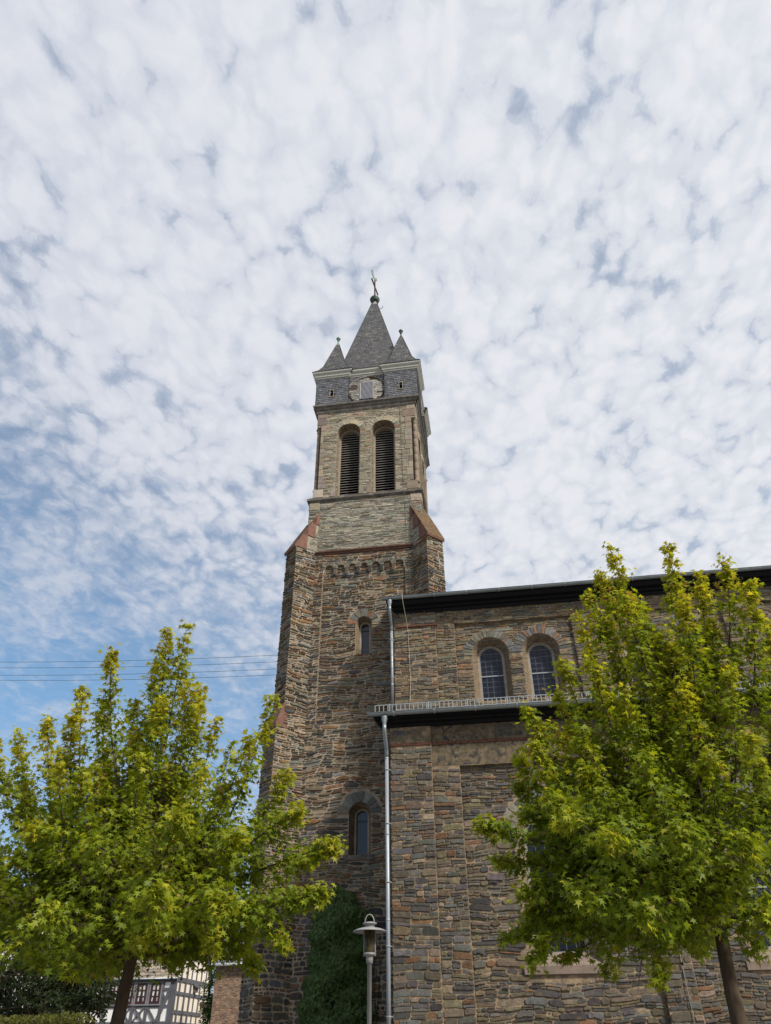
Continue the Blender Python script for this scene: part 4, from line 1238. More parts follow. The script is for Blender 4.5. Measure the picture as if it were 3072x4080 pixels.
M['dressed_red'] = principled('reddish_sill_stone', (0.20, 0.152, 0.122), 0.85, spec=0.2, vary=0.2, vscale=5.0, bump=0.3, bscale=30.0)
nave()


# ------------------------------------------------------------------ foliage
def star_leaf():
    """five-pointed sweetgum leaf, petiole at the origin, tip along +x, drooping slightly"""
    P = [(0, 0)]
    cx = .42
    for ang, rad in ((-150, .38), (-118, .74), (-84, .28), (-52, .84), (-26, .32), (0, 1.0), (26, .32), (52, .84), (84, .28), (118, .74), (150, .38)):
        P.append((cx + rad * math.cos(R(ang)) * .95, rad * math.sin(R(ang))))
    A = np.array([(x, y, -.20 * ((x - cx) ** 2 + y * y) + .10 * abs(y)) for x, y in P])
    return A


def ivy_leaf():
    P = [(0, 0), (-.08, -.42), (.30, -.48), (.48, -.26), (1.0, 0), (.48, .26), (.30, .48), (-.08, .42)]
    return np.array([(x, y, -.18 * (x * x) + .12 * abs(y)) for x, y in P])


def leaves_mesh(name, shape, pos, axis, nrm, size, col, mat, parent):
    """pos, axis (tip direction), nrm, size, col: arrays of one entry per leaf"""
    n = len(pos); k = len(shape)
    ax = axis / np.linalg.norm(axis, axis=1)[:, None]
    nr = nrm - ax * (nrm * ax).sum(1)[:, None]
    nr /= np.maximum(np.linalg.norm(nr, axis=1), 1e-6)[:, None]
    sd = np.cross(nr, ax)
    V = pos[:, None, :] + size[:, None, None] * (shape[None, :, 0, None] * ax[:, None, :] + shape[None, :, 1, None] * sd[:, None, :] + shape[None, :, 2, None] * nr[:, None, :])
    me = bpy.data.meshes.new(name)
    me.vertices.add(n * k); me.vertices.foreach_set('co', V.astype(np.float32).ravel())
    me.loops.add(n * k); me.loops.foreach_set('vertex_index', np.arange(n * k, dtype=np.int32))
    me.polygons.add(n); me.polygons.foreach_set('loop_start', (np.arange(n) * k).astype(np.int32)); me.polygons.foreach_set('loop_total', np.full(n, k, np.int32))
    me.materials.append(mat)
    at = me.color_attributes.new('Col', 'FLOAT_COLOR', 'POINT')
    c = np.ones((n * k, 4), np.float32); c[:, :3] = np.repeat(col, k, axis=0)
    at.data.foreach_set('color', c.ravel())
    me.update(calc_edges=True)
    return link_obj(name, me, parent)


def bez(a, b, c, t):
    return a * (1 - t) ** 2 + b * 2 * t * (1 - t) + c * t * t


def sweetgum(label, base, top, tips, ntop, seed, extra, r_trunk, base_clear=.07, fork=2.75, dens=1.0, leaf=.070, gold=0.0):
    rng = np.random.default_rng(seed)
    root = thing('sweetgum_tree', label, 'tree', base, 'sweetgum trees before the church')
    base = np.array(base, float); top = np.array(top, float)
    trunk_at = lambda z: base + (top - base) * ((z - base[2]) / (top[2] - base[2]))
    mb = MB()
    H = top[2]
    zs = np.linspace(0, H * .80, 16)
    wob = lambda z: np.array((.05 * math.sin(z * 1.3 + seed), .05 * math.cos(z * 1.1 + seed), 0)) * min(1, z / 2)
    tp = [trunk_at(z) + wob(z) for z in zs]
    mb.tube(tp, [r_trunk * (1.22 if z == 0 else 1) * max(.04, (1 - (z / H) ** .75)) * (1 if z < H * .55 else .7) + .006 for z in zs], 12)
    boughs = []
    for x, y, z, r in tips: boughs.append((np.array((x, y, z)), r))
    T = [b[0] for b in boughs]
    for i in range(extra):
        a, b = T[rng.integers(len(T))], T[rng.integers(len(T))]
        p = a * .5 + b * .5
        k = rng.uniform(.55, .98)
        c = trunk_at(min(p[2], H * .9))
        p = c + (p - c) * k
        p[1] += rng.uniform(-.3, 1.9)
        p[2] = max(2.75, p[2] * rng.uniform(.82, .98))
        boughs.append((p, rng.uniform(.26, .40)))
    pos = []; out = []; rad = []; tcol = []; thr = []
    fruit = MB()
    for tip, r in boughs:
        hz = math.hypot(tip[0] - trunk_at(tip[2])[0], tip[1] - trunk_at(tip[2])[1])
        steep = np.clip((tip[2] - 3.6) / 2.5, 0, 1)
        z0 = np.clip(tip[2] - hz * (.15 + 1.1 * steep) - .3 - 1.2 * steep, fork + .75 * rng.random() ** 1.5, H * .75)
        a = trunk_at(z0)
        flat = np.array((tip[0], tip[1], z0 + (tip[2] - z0) * .28)) if steep > .3 else np.array((tip[0], tip[1], max(z0, tip[2]) + .12))
        b = a * .30 + flat * .70
        L = np.linalg.norm(tip - a)
        ts = np.linspace(0, 1, 9)
        pts = [bez(a, b, tip, t) for t in ts]
        r0 = np.clip(.008 + .007 * L, .012, .035)
        mb.tube(pts, [r0 * (1 - .88 * t) for t in ts], 6)
        tb = rng.uniform(-.30, .25)
        # twigs and leaf sprays along the outer part of the bough
        n_tw = int(dens * L * 44)
        for q in range(n_tw):
            t = 1 - (rng.random() ** 1.15) * (.74 if steep > .3 else .80)
            c = bez(a, b, tip, t)
            tan = bez(a, b, tip, min(t + .05, 1.0)) - bez(a, b, tip, max(t - .05, 0.0)); tan /= np.linalg.norm(tan)
            env = 1.22 * r * min(1.0, (1 - t) * 2.1 + .15) * (1.15 - .25 * rng.random())
            if t < .5: env *= 1.12
            d = rng.normal(size=3); d -= tan * d.dot(tan); d /= np.linalg.norm(d)
            d = d + tan * rng.uniform(.1, .9) + np.array((0, 0, .25)); d /= np.linalg.norm(d)
            e = c + d * env * rng.uniform(.55, 1.0)
            if q % 4 == 0 and env > .12: mb.tube([c, c * .4 + e * .6 + np.array((0, 0, .01)), e], [.006, .004, .003], 4, caps=False)
            m = rng.integers(4, 8)
            for _ in range(m):
                s_ = rng.random() ** .6
                p = c + (e - c) * s_ + rng.normal(size=3) * .055
                pos.append(p); out.append(d + rng.normal(size=3) * .35); rad.append(t); tcol.append(tip[2]); thr.append(tb)
            if rng.random() < .06 and env > .12:
                f = e + np.array((rng.normal() * .03, rng.normal() * .03, -.10))
                s5 = .021
                fruit.add([f + np.array(v) * s5 for v in ((1, 0, 0), (-1, 0, 0), (0, 1, 0), (0, -1, 0), (0, 0, 1), (0, 0, -1))], ((0, 2, 4), (2, 1, 4), (1, 3, 4), (3, 0, 4), (2, 0, 5), (1, 2, 5), (3, 1, 5), (0, 3, 5)))
        # terminal whorl
        for _ in range(9):
            pos.append(tip + rng.normal(size=3) * .045 + np.array((0, 0, .02))); out.append(rng.normal(size=3)); rad.append(1.0); tcol.append(tip[2]); thr.append(tb)
    pos = np.array(pos); out = np.array(out); rad = np.array(rad); tz = np.array(tcol)
    keep = pos[:, 2] > 1.60 + np.array(thr) + base_clear * pos[:, 1] + .10 * np.sin(pos[:, 0] * 3.3 + seed) + .05 * np.sin(pos[:, 0] * 9.1)
    pos, out, rad, tz = pos[keep], out[keep], rad[keep], tz[keep]
    n = len(pos)
    out /= np.linalg.norm(out, axis=1)[:, None]
    axis = out * np.array((1, 1, .3)) + np.array((0, 0, -.62)) + rng.normal(size=(n, 3)) * .30
    nrm = np.array((0, 0, .75)) + out * .75 + rng.normal(size=(n, 3)) * .45
    size = leaf * rng.uniform(.62, 1.18, n)
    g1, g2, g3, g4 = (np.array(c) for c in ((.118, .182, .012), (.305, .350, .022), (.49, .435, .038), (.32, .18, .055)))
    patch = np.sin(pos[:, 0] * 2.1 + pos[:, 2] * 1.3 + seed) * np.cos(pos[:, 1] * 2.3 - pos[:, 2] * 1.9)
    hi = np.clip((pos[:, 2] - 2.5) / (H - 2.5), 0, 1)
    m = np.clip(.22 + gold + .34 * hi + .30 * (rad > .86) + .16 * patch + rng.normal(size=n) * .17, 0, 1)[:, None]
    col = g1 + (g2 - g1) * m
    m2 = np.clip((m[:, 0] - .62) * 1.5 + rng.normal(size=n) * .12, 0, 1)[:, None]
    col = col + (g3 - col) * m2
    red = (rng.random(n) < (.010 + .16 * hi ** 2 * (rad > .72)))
    kk = rng.uniform(.3, .9, (int(red.sum()), 1))
    col[red] = col[red] * (1 - kk) + g4 * kk
    col *= rng.uniform(.82, 1.18, (n, 1))
    print('leaves', n)
    mb.build('trunk', M['bark'], root)
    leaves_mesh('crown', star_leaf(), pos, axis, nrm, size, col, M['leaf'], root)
    fo = fruit.build('seed_balls', M['bark'], root)
    fo['kind'] = 'stuff'
    return root

LEFT_TIPS=[(-4.95,10.5,7.46,0.28),(-5.4,10.75,7.53,0.25),(-6.03,10.2,6.92,0.31),(-5.57,10.9,7.02,0.29),(-5.97,11.2,6.45,0.3),(-7.06,11.3,6.8,0.31),(-5.59,10.7,5.69,0.36),(-6.76,10.7,5.48,0.34),(-6.28,11.1,5.66,0.36),(-6.76,10.1,5.79,0.29),(-6.93,11.0,6.17,0.3),(-7.67,10.8,5.87,0.24),(-7.58,10.1,5.52,0.3),(-4.26,10.7,5.81,0.2),(-4.79,11.1,6.6,0.25),(-3.24,10.2,5.95,0.22),(-4.2,11.3,5.67,0.25),(-3.27,9.5,5.13,0.25),(-3.11,10.8,5.0,0.3),(-2.61,9.7,4.16,0.34),(-2.16,10.0,3.8,0.22),(-2.6,10.7,3.79,0.3),(-2.19,9.6,3.17,0.17),(-2.85,10.8,3.38,0.26),(-2.62,9.6,2.63,0.24),(-3.44,10.9,2.98,0.35),(-3.14,10.2,2.46,0.22),(-3.43,9.5,2.61,0.26),(-4.69,11.3,2.94,0.26),(-4.24,9.2,2.7,0.28),(-4.97,9.9,2.55,0.3),(-5.24,9.5,2.27,0.36),(-5.63,11.1,2.29,0.3),(-6.33,10.7,2.22,0.36),(-5.92,9.8,2.38,0.36),(-7.22,10.8,2.76,0.4),(-6.13,9.6,2.68,0.36),(-6.98,10.6,2.23,0.36),(-7.56,11.4,3.61,0.4),(-6.69,10.1,3.82,0.36),(-6.72,11.1,3.81,0.4),(-6.17,11.4,3.11,0.36),(-5.77,11.7,3.3,0.36),(-4.52,11.1,3.74,0.36),(-4.05,10.9,4.71,0.34),(-5.18,11.3,5.34,0.34),(-6.03,11.5,4.89,0.36),(-7.14,9.9,3.25,0.45),(-8.18,11.0,4.12,0.45),(-7.73,9.7,4.5,0.4),(-8.5,11.7,4.86,0.4),(-5.15,8.6,2.9,0.36),(-3.74,8.3,3.01,0.42),(-3.12,8.8,2.97,0.4),(-4.79,8.7,3.67,0.42),(-3.72,8.6,3.88,0.42),(-3.2,9.3,3.79,0.4),(-5.93,9.1,3.95,0.4),(-4.77,9.4,4.87,0.4),(-3.85,9.3,4.69,0.34),(-5.66,9.5,4.75,0.36),(-7.18,10.6,4.97,0.36),(-4.92,10.0,5.91,0.36),(-4.63,10.3,6.34,0.36),(-6.11,10.5,6.18,0.3)]
RIGHT_TIPS=[(2.2,10.5,8.29,0.27),(3.2,10.8,8.4,0.25),(3.83,10.3,7.72,0.36),(3.58,10.9,7.88,0.17),(3.99,10.1,7.17,0.25),(1.66,10.2,7.27,0.2),(2.02,10.9,8.03,0.2),(2.12,10.0,7.12,0.28),(1.52,10.8,7.24,0.13),(2.62,11.1,7.47,0.25),(2.93,9.9,6.95,0.3),(1.08,10.0,6.08,0.14),(1.03,11.0,6.09,0.13),(0.53,10.2,5.51,0.22),(0.87,10.7,5.45,0.22),(0.53,9.8,4.87,0.26),(0.35,10.8,5.07,0.22),(-0.27,10.0,3.97,0.2),(0.28,11.0,4.74,0.22),(-0.08,10.3,3.59,0.22),(0.3,10.3,4.15,0.24),(0.39,10.7,3.68,0.26),(0.23,10.1,2.95,0.24),(0.59,9.6,4.14,0.28),(0.16,9.8,3.13,0.3),(0.17,10.9,2.89,0.2),(-0.07,10.2,2.68,0.17),(0.19,9.9,2.4,0.22),(0.54,10.7,2.43,0.2),(0.95,10.1,2.16,0.25),(1.42,10.8,2.17,0.2),(1.49,9.6,2.19,0.24),(2.12,11.0,2.53,0.25),(2.18,9.5,2.68,0.3),(2.79,9.6,2.79,0.3),(2.7,9.9,2.52,0.2),(3.48,10.9,3.08,0.35),(3.5,10.0,3.48,0.4),(4.14,10.8,4.56,0.4),(4.13,10.1,5.34,0.36),(4.46,10.9,6.5,0.3),(4.21,10.5,6.74,0.25),(0.71,8.6,2.92,0.4),(1.31,8.6,2.7,0.36),(1.07,8.4,3.37,0.42),(1.8,8.4,3.46,0.42),(2.55,8.9,3.42,0.42),(0.7,9.0,3.78,0.4),(1.06,9.2,4.36,0.4),(1.71,9.0,4.38,0.42),(2.48,9.1,4.43,0.42),(3.09,9.3,4.62,0.4),(1.09,10.8,5.44,0.3),(0.76,10.7,4.63,0.32),(0.63,11.1,4.14,0.32),(1.0,11.4,3.79,0.34),(1.55,11.5,3.35,0.36),(2.48,11.5,3.38,0.36),(3.05,11.3,3.27,0.36),(2.43,11.4,5.65,0.36),(3.15,11.3,5.64,0.36),(1.77,9.7,5.48,0.38),(1.45,9.9,6.03,0.36),(2.51,9.7,5.57,0.38),(3.23,9.8,5.77,0.38),(1.88,10.3,6.84,0.32),(2.68,10.5,6.7,0.32),(3.4,10.5,6.81,0.34)]
sweetgum('green and yellow sweetgum tree growing before the half timbered house', (-4.93, 10.5, 0), (-4.98, 10.5, 7.2), LEFT_TIPS, 0, 3, 46, .125, .070, 2.6, gold=.12)
sweetgum('green sweetgum tree with yellowing top growing in front of the nave', (2.36, 10.5, 0), (2.78, 10.5, 7.9), RIGHT_TIPS, 0, 8, 46, .125, .072, gold=.02)


def climbing_ivy():
    rng = np.random.default_rng(4)
    root = thing('ivy', 'dark green ivy mound climbing the foot of the church tower', 'ivy', (-5.2, 24.2, 0))
    n = 12000
    u = rng.random(n); v = rng.random(n)
    z = 5.85 * v ** .9
    def span(z):
        lo = -6.34 + .11 * z - .05 * np.sin(z * 3)
        lo = np.where(z > 5.0, lo + (z - 5.0) * .7, lo) + .07 * np.sin(z * 11)
        hi = -4.10 + .07 * np.sin(z * 3.1) + .04 * np.sin(z * 8.3)
        hi = np.where(z > 5.05, hi - (z - 5.05) * 1.25, hi) + .06 * np.sin(z * 13)
        return lo, hi
    lo, hi = span(z)
    ok = hi > lo + .05
    u, z, lo, hi = u[ok], z[ok], lo[ok], hi[ok]; n = len(z)
    x = lo + (hi - lo) * u
    edge = np.minimum(np.minimum(u, 1 - u) * 2.6, np.minimum((5.85 - z) * .9, 1))
    lump = .10 * np.sin(x * 4.1 + z * 2.3) + .09 * np.sin(z * 5.0 - x * 3.1) + .05 * np.sin(x * 9 + z * 7)
    dep = np.clip(.06 + .55 * np.clip(edge, 0, 1) ** .6 + 1.3 * lump * np.clip(edge, 0, 1), .03, 1)
    layer = rng.random(n) ** 2 * .16
    y = TYF - dep + layer - .05 * (rng.random(n) < .06) * rng.random(n)
    pos = np.stack([x + rng.normal(size=n) * .02, y, z], 1)
    axis = np.stack([rng.normal(size=n) * .5, np.full(n, -.30) + rng.normal(size=n) * .2, np.full(n, -.85)], 1)
    nrm = np.stack([rng.normal(size=n) * .42 + (u - .5) * .5, np.full(n, -1.0), np.full(n, .55) + rng.normal(size=n) * .35], 1)
    size = rng.uniform(.06, .115, n)
    col = np.array((.056, .100, .022)) * rng.uniform(.55, 1.5, (n, 1))
    lt = rng.random(n) < .05
    col[lt] = np.array((.075, .12, .025)) * rng.uniform(.7, 1.2, (int(lt.sum()), 1))
    leaves_mesh('foliage', ivy_leaf(), pos, axis, nrm, size, col, M['ivy'], root)
    k = MB()
    r2 = random.Random(3)
    for i in range(26):
        x0 = r2.uniform(-6.0, -3.8); p = [(x0 * .8 - 1.0, TYF - .05, 0)]
        for q in range(1, 9):
            p.append((p[-1][0] + r2.uniform(-.10, .10), TYF - .06 - r2.uniform(0, .10), q * .58))
        k.tube(p, [.022 - .002 * q for q in range(9)], 5)
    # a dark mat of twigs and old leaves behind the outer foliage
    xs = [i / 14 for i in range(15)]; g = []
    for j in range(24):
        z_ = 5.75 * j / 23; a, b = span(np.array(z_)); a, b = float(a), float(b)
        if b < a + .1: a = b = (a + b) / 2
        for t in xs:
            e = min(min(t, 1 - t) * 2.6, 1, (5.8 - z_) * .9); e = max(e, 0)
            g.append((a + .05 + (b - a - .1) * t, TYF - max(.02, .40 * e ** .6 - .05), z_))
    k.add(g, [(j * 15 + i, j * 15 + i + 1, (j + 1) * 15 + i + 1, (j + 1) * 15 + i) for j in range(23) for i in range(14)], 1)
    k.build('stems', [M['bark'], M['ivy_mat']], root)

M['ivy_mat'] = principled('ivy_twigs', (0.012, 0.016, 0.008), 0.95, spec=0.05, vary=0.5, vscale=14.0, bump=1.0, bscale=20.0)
climbing_ivy()

# ------------------------------------------------------------------ street lamp
def street_lamp():
    x, y = -2.46, 14.5
    root = thing('street_lamp', 'grey street lamp with wide disc shade in front of the dark ivy', 'street lamp', (x, y, 0))
    k = MB()
    k.lathe([(.055, 0), (.055, .9), (.038, .95), (.038, 2.86), (.043, 2.862), (.043, 2.88)], x, y, 18); k.build('pole', M['lamp_grey'], root)
    k = MB(); k.lathe([(.045, 2.86), (.058, 2.865), (.060, 2.93), (.062, 2.96), (.075, 2.975), (.10, 2.99), (.10, 3.02), (.0, 3.02)], x, y, 20); k.build('collar', M['lamp_grey'], root)
    k = MB(); k.lathe([(.086, 3.02), (.090, 3.03), (.090, 3.40), (.080, 3.40), (.080, 3.03)], x, y, 24); k.build('glass_cylinder', M['lampglass'], root)
    k = MB(); k.lathe([(.0, 3.03), (.055, 3.03), (.055, 3.09), (.028, 3.10), (.028, 3.30), (.02, 3.32), (.0, 3.33)], x, y, 14); k.build('bulb', M['cream'], root)
    k = MB(); k.lathe([(.085, 3.385), (.29, 3.335), (.293, 3.340), (.292, 3.350), (.20, 3.385), (.10, 3.405), (.0, 3.405)], x, y, 40); k.build('lamp_shade', M['lamp_grey'], root)
    k = MB(); k.lathe([(.085, 3.40), (.085, 3.45), (.12, 3.455), (.125, 3.465), (.12, 3.475), (.06, 3.49), (.0, 3.492)], x, y, 24); k.build('cap', M['lamp_grey'], root)
    k = MB(); k.tube([(x + .082 * math.cos(t), y - .02, 3.475 + (.13 * math.sin(t))) for t in [PI * i / 14 for i in range(15)]], .0095, 8); k.build('hoop', M['lamp_grey'], root)
    for s in (-1, 1):
        k = MB(); k.box(x + s * .100 - .008, y - .012, 2.97, x + s * .100 + .008, y + .012, 3.39); k.box(x + s * .095 - .012, y - .012, 3.02, x + s * .085 + .012, y + .012, 3.03); k.build('strut', M['lamp_grey'], root)
street_lamp()


# ------------------------------------------------------------------ overhead wires
for i, (z0, z1, nm) in enumerate(((8.78, 8.48, 'uppermost'), (8.64, 8.32, 'second'), (8.46, 8.16, 'third'), (8.34, 8.02, 'lowest'))):
    k = MB()
    g = (z1 - z0) / 6.46
    pts = []
    for q in range(41):
        x = -26 + q * 1.2
        z = z0 + g * (x + 10.93) * .80 + .0042 * (x + 6) ** 2 - .015
        pts.append((x, 14.0 + .02 * x * 0, z))
    k.tube(pts, .0042, 5)
    o = k.build('overhead_wire', M['wire'])
    tag(o, nm + ' of the four thin overhead wires crossing the sky left of the tower', 'wire', 'overhead wires')


# ------------------------------------------------------------------ half-timbered house
def timber_house():
    X1, Y0 = -22.4, 55.0; D = 6.6; Wd = 9.0; X0 = X1 - Wd
    zf = 3.35; ze = 5.90; ridge = 10.6
    root = thing('half_timbered_house', 'white half timbered house with grey beams and red windows behind the left tree', 'house', (X1 - Wd / 2, Y0 + D / 2, 0))
    f = FRONT(Y0); e = EAST(X1)
    k = MB()
    panel(k, f, rect(X0, X1, 0, ze), (), 0)
    panel(k, WEST(X0), [(-Y0 - D, 0), (-Y0, 0), (-Y0, ze), (-Y0 - D / 2, ridge), (-Y0 - D, ze)], (), 0)
    k.quad((X1, Y0 + D, 0), (X0, Y0 + D, 0), (X0, Y0 + D, ze), (X1, Y0 + D, ze), 0)
    panel(k, e, [(Y0, 0), (Y0 + D, 0), (Y0 + D, ze), (Y0 + D / 2, ridge), (Y0, ze)], (), 1)
    k.build('wall', [M['white_wall'], M['cream_wall']], root)
    t = MB(); w = .045
    def bm(fr, a, b, th):
        d = Vector((b[0] - a[0], b[1] - a[1])); n = Vector((-d.y, d.x)).normalized() * th / 2
        P = [(a[0] + n.x, a[1] + n.y), (a[0] - n.x, a[1] - n.y), (b[0] - n.x, b[1] - n.y), (b[0] + n.x, b[1] + n.y)]
        pts = [fr(u, v, 0) for u, v in P] + [fr(u, v, w) for u, v in P]
        bm.k += 1; w2 = w + .0022 * (bm.k % 23)
        pts = [fr(u, v, 0) for u, v in P] + [fr(u, v, w2) for u, v in P]
        t.add(pts, ((0, 1, 2, 3)[::-1], (4, 5, 6, 7), (0, 1, 5, 4), (1, 2, 6, 5), (2, 3, 7, 6), (3, 0, 4, 7)))
    bm.k = 0
    # front: sill beam, breast rail, head rail, posts
    for z, th in ((zf, .22), (4.28, .16), (5.72, .22)): bm(f, (X0, z), (X1, z), th)
    posts = [X1 - .14, X1 - .80, X1 - 1.75, X1 - 2.72, X1 - 3.7, X1 - 4.7, X1 - 5.7, X1 - 6.8, X1 - 8, X0 + .12]
    for i, x in enumerate(posts): bm(f, (x, zf), (x, 5.75), .32 if i == 0 else .20)
    bm(f, (X1 - .95, zf + .1), (X1 - .16, 5.5), .22)
    bm(f, (X1 - .80, 5.22), (X1 - .3, 5.22), .16)
    for c in (X1 - 1.28, X1 - 2.24, X1 - 3.2):       # curved braces below the sills, St Andrew's cross in the middle bay
        if c == X1 - 1.28:
            bm(f, (c - .38, 4.2), (c - .12, 3.86), .13); bm(f, (c - .12, 3.86), (c + .08, 3.62), .16); bm(f, (c + .08, 3.62), (c + .25, 3.4), .13)
        else:
            for s in (-1, 1):
                bm(f, (c + s * .36, 4.22), (c + s * .10, 3.92), .12); bm(f, (c + s * .10, 3.92), (c - s * .10, 3.72), .20); bm(f, (c - s * .10, 3.72), (c - s * .36, 3.42), .12)
    for c in (X1 - .62,):
        bm(f, (c - .12, 4.98), (c + .02, 4.72), .11); bm(f, (c + .02, 4.72), (c + .06, 4.40), .14)
    # gable: posts, leaning struts and rails
    for z, th in ((zf, .18), (3.98, .20), (5.02, .18), (5.80, .24), (7.4, .2), (8.8, .18)):
        h = D if z < ze else D * (1 - (z - ze) / (ridge - ze))
        bm(e, (Y0 + (D - h) / 2, z), (Y0 + (D + h) / 2, z), th)
    for i, y in enumerate((.12, .75, 1.75, 2.7, 3.6, 4.55, 5.5, 6.48)):
        lean = .0 if i in (0, 1, 7) else (.16 if i % 2 else .05)
        bm(e, (Y0 + y - lean, 1.2), (Y0 + y + lean * .3, 5.8), .15)
        h = ze + (ridge - ze) * (1 - abs(y - D / 2) / (D / 2))
        bm(e, (Y0 + y + .1, 5.8), (Y0 + y + .15, max(6.0, h - .15)), .14)
    for s in (0, 1):
        a = (Y0 + (0 if s == 0 else D), ze - .05); b = (Y0 + D / 2, ridge - .05); bm(e, a, b, .2)
    t.build('timber_frame', M['timber'], root)
    k = MB()      # tiled roof
    for sgn in (-1, 1):
        a = math.atan2(ridge - ze, D / 2); L = math.hypot(ridge - ze, D / 2) + .5
        y0 = Y0 + D / 2 + sgn * (D / 2 + .16); z0 = ze + .12 - .16 * math.tan(a)
        L = math.hypot(ridge + .12 - z0, D / 2 + .16)
        if sgn < 0: fs = frame((0, y0, z0), (1, 0, 0), (0, math.cos(a), math.sin(a)), (0, -math.sin(a), math.cos(a)))
        else: fs = frame((0, y0, z0), (1, 0, 0), (0, -math.cos(a), math.sin(a)), (0, math.sin(a), math.cos(a)))
        panel(k, fs, rect(X0 - .25, X1 + .22, 0, L), (), 1)
        if sgn < 0: slates(k, fs, lambda v: (X0 - .25, X1 + .22), 0, L, .24, .30, ((2, (.23, .195, .155)), (1, (.18, .15, .12)), (1, (.28, .235, .18))), 3, 0, .1, .03)
    k.build('roof', [M['rooftile'], M['underlay']], root)
    k = MB(); k.tube([(X0 - .2, Y0 - .22, ze - .10), (X1 + .2, Y0 - .22, ze - .10)], .06, 8); k.build('gutter', M['zinc'], root)
    for c in (X1 - 1.28, X1 - 2.24, X1 - 3.2, X1 - 4.2, X1 - 5.2):
        k = MB()
        o = rect(c - .34, c + .34, 4.40, 5.58); i = rect(c - .22, c + .22, 4.52, 5.48)
        ring(k, f, o, i, .05); loft(k, f, o, 0, o, .05); loft(k, f, i, .05, i, .0)
        for q in (-1, 0, 1):
            if q == 0: k.obox(f, c - .035, c + .035, 4.5, 5.5, 0, .05)
            else: k.obox(f, c - .22, c + .22, 5.0 + q * .17 - .028, 5.0 + q * .17 + .028, 0, .045)
        wdw = k.build('window', M['maroon'], root)
        k = MB(); panel(k, f, i, (), 0, .006); k.build('pane', M['glass_clear'], wdw)
        k = MB()
        for s in (-1, 1):
            panel(k, f, [(c + s * .21, 5.45), (c + s * .05, 5.45), (c + s * .09, 4.95), (c + s * .15, 4.56), (c + s * .21, 4.56)][::s], (), 0, .012)
        k.build('curtain', M['curtain'], wdw)
        k = MB(); k.obox(f, c - .48, c + .48, 4.32, 4.40, 0, .12); k.obox(f, c - .46, c - .36, 4.4, 5.65, 0, .07); k.obox(f, c + .36, c + .46, 4.4, 5.65, 0, .07); k.build('window_frame', M['timber_light'], wdw)
    k = MB()
    y = Y0 + 3.45
    k.add([(X1 + q, y + r, z) for q, r, z in ((.05, -.25, 5.72), (.42, -.22, 5.48), (.42, .22, 5.48), (.05, .25, 5.72), (.05, -.25, 5.60), (.38, -.2, 5.42), (.38, .2, 5.42), (.05, .25, 5.60))], ((0, 1, 2, 3), (7, 6, 5, 4), (0, 4, 5, 1), (1, 5, 6, 2), (2, 6, 7, 3)))
    k.box(X1 + .05, y - .12, 5.2, X1 + .3, y + .12, 5.52)
    k.build('floodlight', M['timber'], root)

M['timber_light'] = principled('light_grey_timber', (0.17, 0.17, 0.18), 0.75, vary=0.2, vscale=3.0)
timber_house()


def brick_house():
    x0, x1, y0, y1 = -17.9, -12.2, 50.0, 57.0; ze, rg = 6.1, 8.0
    root = thing('brick_house', 'reddish brick outbuilding with white gutter beside the half timbered house', 'house', ((x0 + x1) / 2, y0, 0))
    k = MB(); f = FRONT(y0)
    panel(k, f, rect(x0, x1, 0, ze), (), 0)
    masonry(k, f, x0, x1, 1.5, ze, T_(.075, .085, 2.4, 3.2, .014, .002, .012, ((2, (.20, .115, .08)), (2, (.25, .16, .115)), (1, (.15, .095, .075))), .05, 0, 0), None, 5)
    panel(k, WEST(x0), rect(-y1, -y0, 0, ze), (), 0); panel(k, EAST(x1), rect(y0, y1, 0, ze), (), 0)
    k.build('wall', [M['mortar_pale'], M['redbrick']], root)
    k = MB(); yr = (y0 + y1) / 2
    for a, b in ((y0 - .3, yr), (y1 + .3, yr)):
        k.quad((x0 - .2, a, ze - .05), (x1 + .2, a, ze - .05), (x1 + .2, b, rg), (x0 - .2, b, rg), 0, (.10, .10, .105))
    k.add([(x0 - .02, y0, ze), (x0 - .02, yr, rg), (x0 - .02, y1, ze)], ((0, 1, 2),), 0, (.2, .13, .1)); k.add([(x1 + .02, y0, ze), (x1 + .02, yr, rg), (x1 + .02, y1, ze)], ((0, 1, 2),), 0, (.2, .13, .1))
    k.build('roof', M['slate'], root)
    k = MB(); k.tube([(x0 - .2, y0 - .36, ze - .05), (x1 + .2, y0 - .36, ze - .05)], .07, 8); k.build('gutter', M['white_wall'], root)
brick_house()


def lean_to():
    root = thing('lean_to', 'cream lean-to with a steep tiled verge against the half timbered house gable', 'shed', (-21.2, 59.5, 0))
    k = MB(); x0, x1 = -22.38, -19.6
    fr = FRONT(60.2)
    panel(k, fr, [(x0, 0), (x1, 0), (x1, 2.2), (x0, 4.5)], (), 0)
    k.quad((x1, 60.2, 0), (x1, 61.5, 0), (x1, 61.5, 2.2), (x1, 60.2, 2.2), 0)
    k.build('wall', M['cream_wall'], root)
    k = MB()
    d = Vector((x1 - x0, 0, -2.3)).normalized()
    k.add([(x0, 60.0, 4.6), (x1 + .3, 60.0, 2.05), (x1 + .3, 61.6, 2.05), (x0, 61.6, 4.6), (x0, 60.0, 4.75), (x1 + .3, 60.0, 2.2), (x1 + .3, 61.6, 2.2), (x0, 61.6, 4.75)], ((0, 3, 2, 1), (4, 5, 6, 7), (0, 1, 5, 4), (1, 2, 6, 5), (2, 3, 7, 6), (3, 0, 4, 7)), 0, (.085, .055, .042))
    k.build('roof', M['rooftile'], root)
lean_to()


